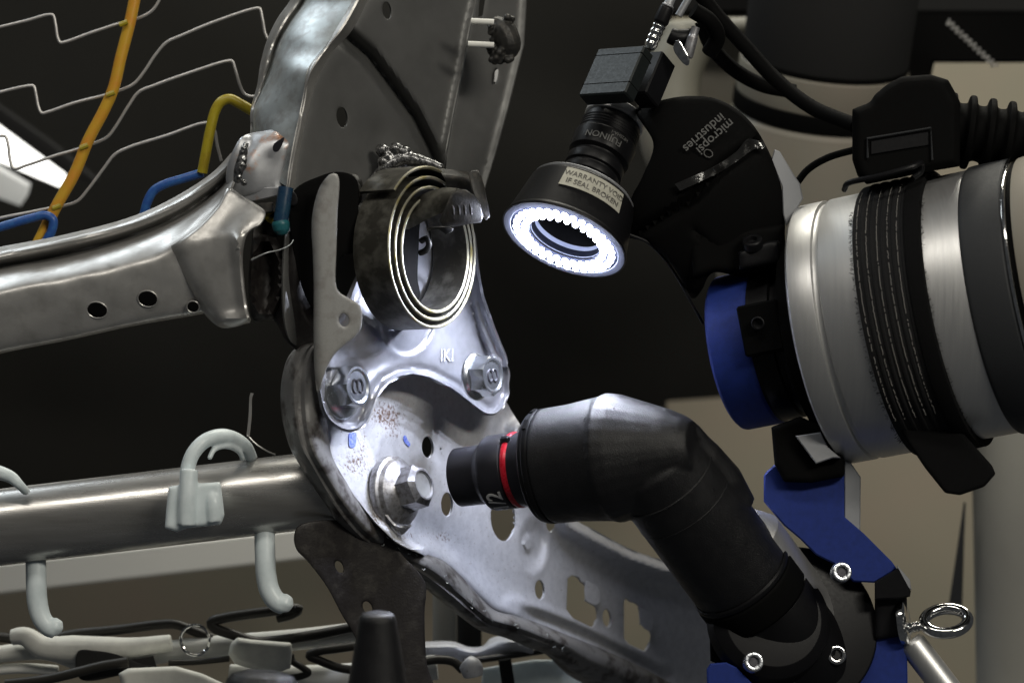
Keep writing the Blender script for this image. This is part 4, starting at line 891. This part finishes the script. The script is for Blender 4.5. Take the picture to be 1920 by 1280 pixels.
simple('arm_cable', tube([(1492, 346, 200), (1515, 318, 200), (1552, 296, 190), (1606, 280, 180)], 7, 12, n=50), 'cable', 'thin black cable arching low between grey blade and black clamp', 'cable')

# ================================================================== BACKGROUND ROBOT
rr_ = root('background_robot_arm', W(1520, 260, 1500), 'cream robot arm joint with black seams behind the cables', 'robot arm')
JA = V((.10, -.34, .93)).normalized(); JO = W(1528, 250, 1500)
mk('lower_casting', lathe([(-420, 175), (-300, 205), (-120, 240), (40, 205), (52, 196)], JO, JA, 96), M['robot'], rr_)
mk('lower_seam', lathe([(50, 190), (54, 202), (92, 202), (94, 190)], JO, JA, 96), M['blackmatt'], rr_)
mk('upper_casting', lathe([(90, 192), (94, 198), (170, 198), (176, 190)], JO, JA, 96), M['robot'], rr_)
mk('upper_seam', lathe([(172, 186), (176, 196), (184, 196), (186, 186)], JO, JA, 96), M['blackmatt'], rr_)
mk('top_casting', lathe([(184, 190), (186, 194), (420, 194), (424, .1)], JO, JA, 96), M['beam'], rr_)
mk('rear_casting', blend([prism([(1236, 40), (1420, 30), (1640, 60), (1660, 300), (1640, 440), (1300, 440), (1240, 300)], 1800, 1950, 20)], 8, 6), M['robot'], rr_)
mk('side_arm', blend([tube([(1300, 60, 1560), (1260, 150, 1560), (1265, 260, 1550), (1330, 360, 1540), (1420, 430, 1540)], [60, 70, 85, 90, 80], 24)], 8, 4), M['robot'], rr_)
simple('spring_cable', tube([W(1776+92*u, 40+86*u, 1490)+V((5*math.cos(u*70), 5*math.sin(u*70), 4*math.cos(u*70))) for u in np.linspace(0, 1, 110)], 2.2, 6, n=330, raw=True), 'wire', 'pale coiled cable hanging in the dark at the top right', 'cable')
simple('overhead_box', prism([(1700, 6), (1930, 6), (1930, 118), (1752, 118), (1745, 150), (1690, 150), (1688, 80)], 1650, 1800, 5), 'blackmatt', 'black box in shadow above the clamp at the top right', 'box')
simple('pipe_column', lathe([(-500, 95), (900, 95)], W(1905, 1180, 1500), (-.02, 0, 1), 64), 'column', 'pale grey round column at the right edge', 'column')
simple('shade_spike', prism([(1807, 940), (1811, 942), (1808, 1010), (1806, 1080), (1804, 1150), (1776, 1150), (1786, 1085), (1797, 1010)], 1390, 1410, 1), 'band', 'dark upright tapered wedge left of the grey column', 'wedge')

# ================================================================== TOOL BRACKET (blue)
tb = root('tool_bracket', W(1560, 980, 60), 'blue anodised bracket joining the wrist to the nutrunner', 'bracket')
mk('upper_arm', prism([(1432, 892), (1436, 885), (1455, 868), (1452, 838), (1448, 800), (1490, 790), (1540, 800), (1583, 862), (1583, 968), (1620, 1000), (1672, 1052), (1682, 1066), (1640, 1092), (1600, 1090), (1566, 1058), (1530, 1040), (1500, 1010), (1470, 985), (1432, 940)], 20, 64, 3), M['blue'], tb)
mk('arm_shade_block', blend([prism([(1446, 800), (1500, 780), (1545, 800), (1584, 862), (1583, 893), (1520, 905), (1470, 903), (1452, 870)], -14, 30, 6)], 3.5, 2), M['blackmatt'], tb)  # black block standing for the shaded upper part of the blue arm
mk('machined_edge', prism([(1583, 862), (1596, 868), (1614, 894), (1613, 1004), (1606, 1000), (1583, 970)], 24, 60, 2), M['alu2'], tb)
mk('machined_face', prism([(1491, 817), (1538, 810), (1552, 838), (1576, 858), (1562, 858), (1530, 869)], -40, -16, 2), M['alu2'], tb)
mk('lower_arm', prism([(1540, 1290), (1580, 1220), (1640, 1180), (1700, 1180), (1702, 1290)], 44, 80, 3), M['blue'], tb)
mk('foot', prism([(1325, 1253), (1332, 1243), (1362, 1241), (1380, 1250), (1420, 1290), (1326, 1290)], -60, -20, 3), M['blue'], tb)
mk('end_block', prism([(1640, 1090), (1684, 1064), (1708, 1108), (1706, 1118), (1684, 1122), (1640, 1124)], 4, 70, 3), M['blackgloss'], tb)
mk('end_edge', prism([(1681, 1058), (1706, 1086), (1709, 1106), (1700, 1100), (1682, 1066)], 8, 60, 1.5), M['alu2'], tb)

# ================================================================== NUTRUNNER
nr = root('angle_nutrunner', W(1300, 950, -80), 'black angle head nutrunner with its housing pointing at the flange bolt', 'nutrunner')
H = V((.90, -.40, .13)).normalized(); HO = W(858, 895, 40)
LX = V((.56, .38, -.735)).normalized(); LO = W(1222, 862, -118)
head = lathe([(188, .1), (188, 60), (190, 106), (196, 108), (240, 109), (318, 117), (328, 116), (332, .1)], HO, H, 72)
snout = lathe([(300, .1), (300, 112), (322, 121), (345, 116), (440, 76), (470, 60), (484, 48), (486, .1)], HO, H, 30, ref=(.2, -.6, 1), bev=0)
elbow = lathe([(-30, .1), (-28, 70), (0, 92), (60, 96), (110, 97), (300, 98), (310, 94), (312, .1)], LO, LX, 72)
web = tube([(1292, 806, -130), (1310, 840, -110), (1345, 890, -80), (1390, 950, -50)], [20, 34, 40, 30], 20)
rib = tube([(1160, 815, -215), (1190, 870, -222), (1225, 925, -215), (1270, 960, -190)], [14, 26, 30, 20], 18)
mk('angle_cover', blend([head, snout, elbow, web], 3.0, 7, .6), M['plastic'], nr, 60)
for t_ in (52, 108): mk('moulding_line', lathe([(t_-3, 93), (t_-1, 97.6), (t_+1, 97.6), (t_+3, 93)], LO, LX, 90, bev=.5), M['plastic'], nr)
mk('cover_rim', lathe([(166, 70), (168, 100), (172, 104), (178, 104), (180, 107), (191, 108), (192, 90)], HO, H, 90, bev=1.5), M['blackgloss'], nr)
for k in range(3):
    th = -1.9+k*.5
    a_, e1, e2 = basis(H); mk('rim_slot', box(HO+H*182+(e1*math.cos(th)+e2*math.sin(th))*107, (H, (e1*-math.sin(th)+e2*math.cos(th)), (e1*math.cos(th)+e2*math.sin(th))), (8, 26, 4), 1), M['blackmatt'], nr)
mk('seam_line', lathe([(300, 99), (303, 102), (310, 102), (314, 99)], LO, LX, 80, bev=1), M['blackgloss'], nr)
mk('clamp_ring', lathe([(312, 60), (314, 101), (318, 103), (366, 103), (372, 98), (374, 60)], LO, LX, 80), M['blackmatt'], nr)
mk('motor_sleeve', lathe([(366, 60), (368, 99), (460, 99), (560, 96), (562, 60)], LO+V((6, 6, 0)), LX, 80), M['blackgloss'], nr)
mk('motor_tube', lathe([(185, .1), (200, 50), (235, 72), (560, 72), (562, 40)], LO+V((50, 34, 18)), LX, 80), M['alu'], nr)
mk('mount_disc', lathe([(-20, 60), (-18, 150), (14, 156), (20, 152), (22, 40)], W(1492, 1180, 40), V((.16, -.93, .20)), 96), M['blackgloss'], nr)
mk('mount_boss', lathe([(0, 118), (28, 112), (44, 92), (50, .1)], W(1440, 1168, 10), V((.16, -.93, .30)), 72), M['blackgloss'], nr)
mk('mount_ear', blend([lathe([(0, 38), (40, 34), (50, 28), (52, .1)], W(1412, 1240, -10), V((.12, -.97, .15)), 32), lathe([(0, 34), (36, 32), (44, 26), (46, .1)], W(1577, 1075, -10), V((.12, -.97, .15)), 32)], 3, 2), M['blackgloss'], nr)
mk('side_block', prism([(1330, 1165), (1352, 1160), (1372, 1175), (1374, 1240), (1345, 1244), (1332, 1238)], 0, 60, 3), M['blackmatt'], nr)
def cap_screw(x, y, d, m, r=19, tilt=(.10, -.95, .22)):
    ax = V(tilt).normalized(); O = W(x, y, d)
    s = mk('cap_screw', lathe([(-8, r*.7), (-8, r*1.02), (-2, r*1.04), (0, r), (9, r*.97), (11, r*.90), (11, r*.55), (4, r*.5), (4, .1)], O, ax, 36, bev=1), m, nr)
    mk('socket_recess', hexhead(O+ax*2.5, ax, r*.52, 2.2, .3, 0, r*.4), M['blackgloss'] if m is M['chrome'] else M['mark'], s)
    b = B(); a_, e1, e2 = basis(ax)
    for k in range(10):
        th = 2*PI*k/10; b.add(box(O+ax*10.6+(e1*math.cos(th)+e2*math.sin(th))*r*.77, (e1*math.cos(th)+e2*math.sin(th), ax, e1*-math.sin(th)+e2*math.cos(th)), (r*.24, 1.4, 1.6), .3))
    b.obj('serration', M['mark'], s, kind='stuff')
cap_screw(1577, 1073, -66, M['zinc']); cap_screw(1412, 1241, -66, M['zinc']); cap_screw(1567, 1228, 8, M['chrome'], 19)
mk('tail_bar', lathe([(0, .1), (0, 22), (8, 27), (300, 27)], W(1706, 1200, 60), V((.60, -.1, -.79)), 40), M['alu'], nr)
mk('tail_cap', lathe([(-8, 20), (-6, 42), (6, 42), (9, 30), (9, .1)], W(1694, 1166, 40), V((.95, -.28, .12)), 40), M['chrome'], nr)
mk('rear_stack', blend([prism([(1640, 1092), (1700, 1100), (1702, 1190), (1640, 1200)], 30, 100, 5)], 4, 2), M['blackgloss'], nr)

sk = root('impact_socket', HO, 'black half inch socket with a red snap ring', 'socket')
mk('nose', lathe([(8, 30), (2, 40), (0, 50), (3, 55.5), (56, 56), (62, 60), (70, 69), (76, 71), (116, 71), (118, 66), (130, 66), (132, 70), (168, 71), (170, 50)], HO, H, 90), M['socket'], sk)
mk('bore', lathe([(9, 31), (40, 30), (41, .1)], HO, H, 6, bev=0), M['blackmatt'], sk)
mk('snap_ring', lathe([(118, 64), (120, 69.5), (124, 71.5), (128, 71.5), (132, 69.5), (134, 64)], HO, H, 90, bev=0), M['red'], sk)
a_, e1, e2 = basis(H)
mk('ring_gap', box(HO+H*126+(e1*math.cos(1.02)+e2*math.sin(1.02))*70 if (e2.z > 0) else HO+H*126+(e1*math.cos(-1.02)+e2*math.sin(-1.02))*70, (H, e1.cross(H), e1), (20, 16, 16), 4), M['socket'], sk)
v, f = text_mesh('1/2', 44, .5); out = []
sg = 1 if e2.z > 0 else -1
for p in v:
    # text runs round the barrel, letters' tops towards the tip
    th = sg*(-.86+(p.x)/71.2*1.0)
    out.append(HO+H*(97-p.y)+(e1*math.cos(th)+e2*math.sin(th))*(71.2+p.z))
mk('size_mark', (out, f), M['white'], sk, 20)

eb = root('eye_bolt', W(1775, 1165, 60), 'chromed eye bolt screwed in beside the black mount', 'eye bolt')
ea = V((-.1, -.62, .78)).normalized(); a_, e1, e2 = basis(ea, (1, 0, .15)); EC = W(1774, 1163, 50)
mk('eye', tube([EC+(e1*math.cos(t)*41+e2*math.sin(t)*33) for t in np.linspace(0, 2*PI, 17)[:-1]], 11.5, 16, n=80, closed=True, raw=True), M['chrome'], eb)
mk('shank', lathe([(0, 12), (8, 13), (14, 9)]+[(16+k*3, 9+(k % 2)*2) for k in range(6)]+[(36, 16), (44, 17), (48, 16), (50, 10), (90, 10)], W(1738, 1170, 50), V((-.98, 0, -.18)), 28, bev=.5), M['chrome'], eb)
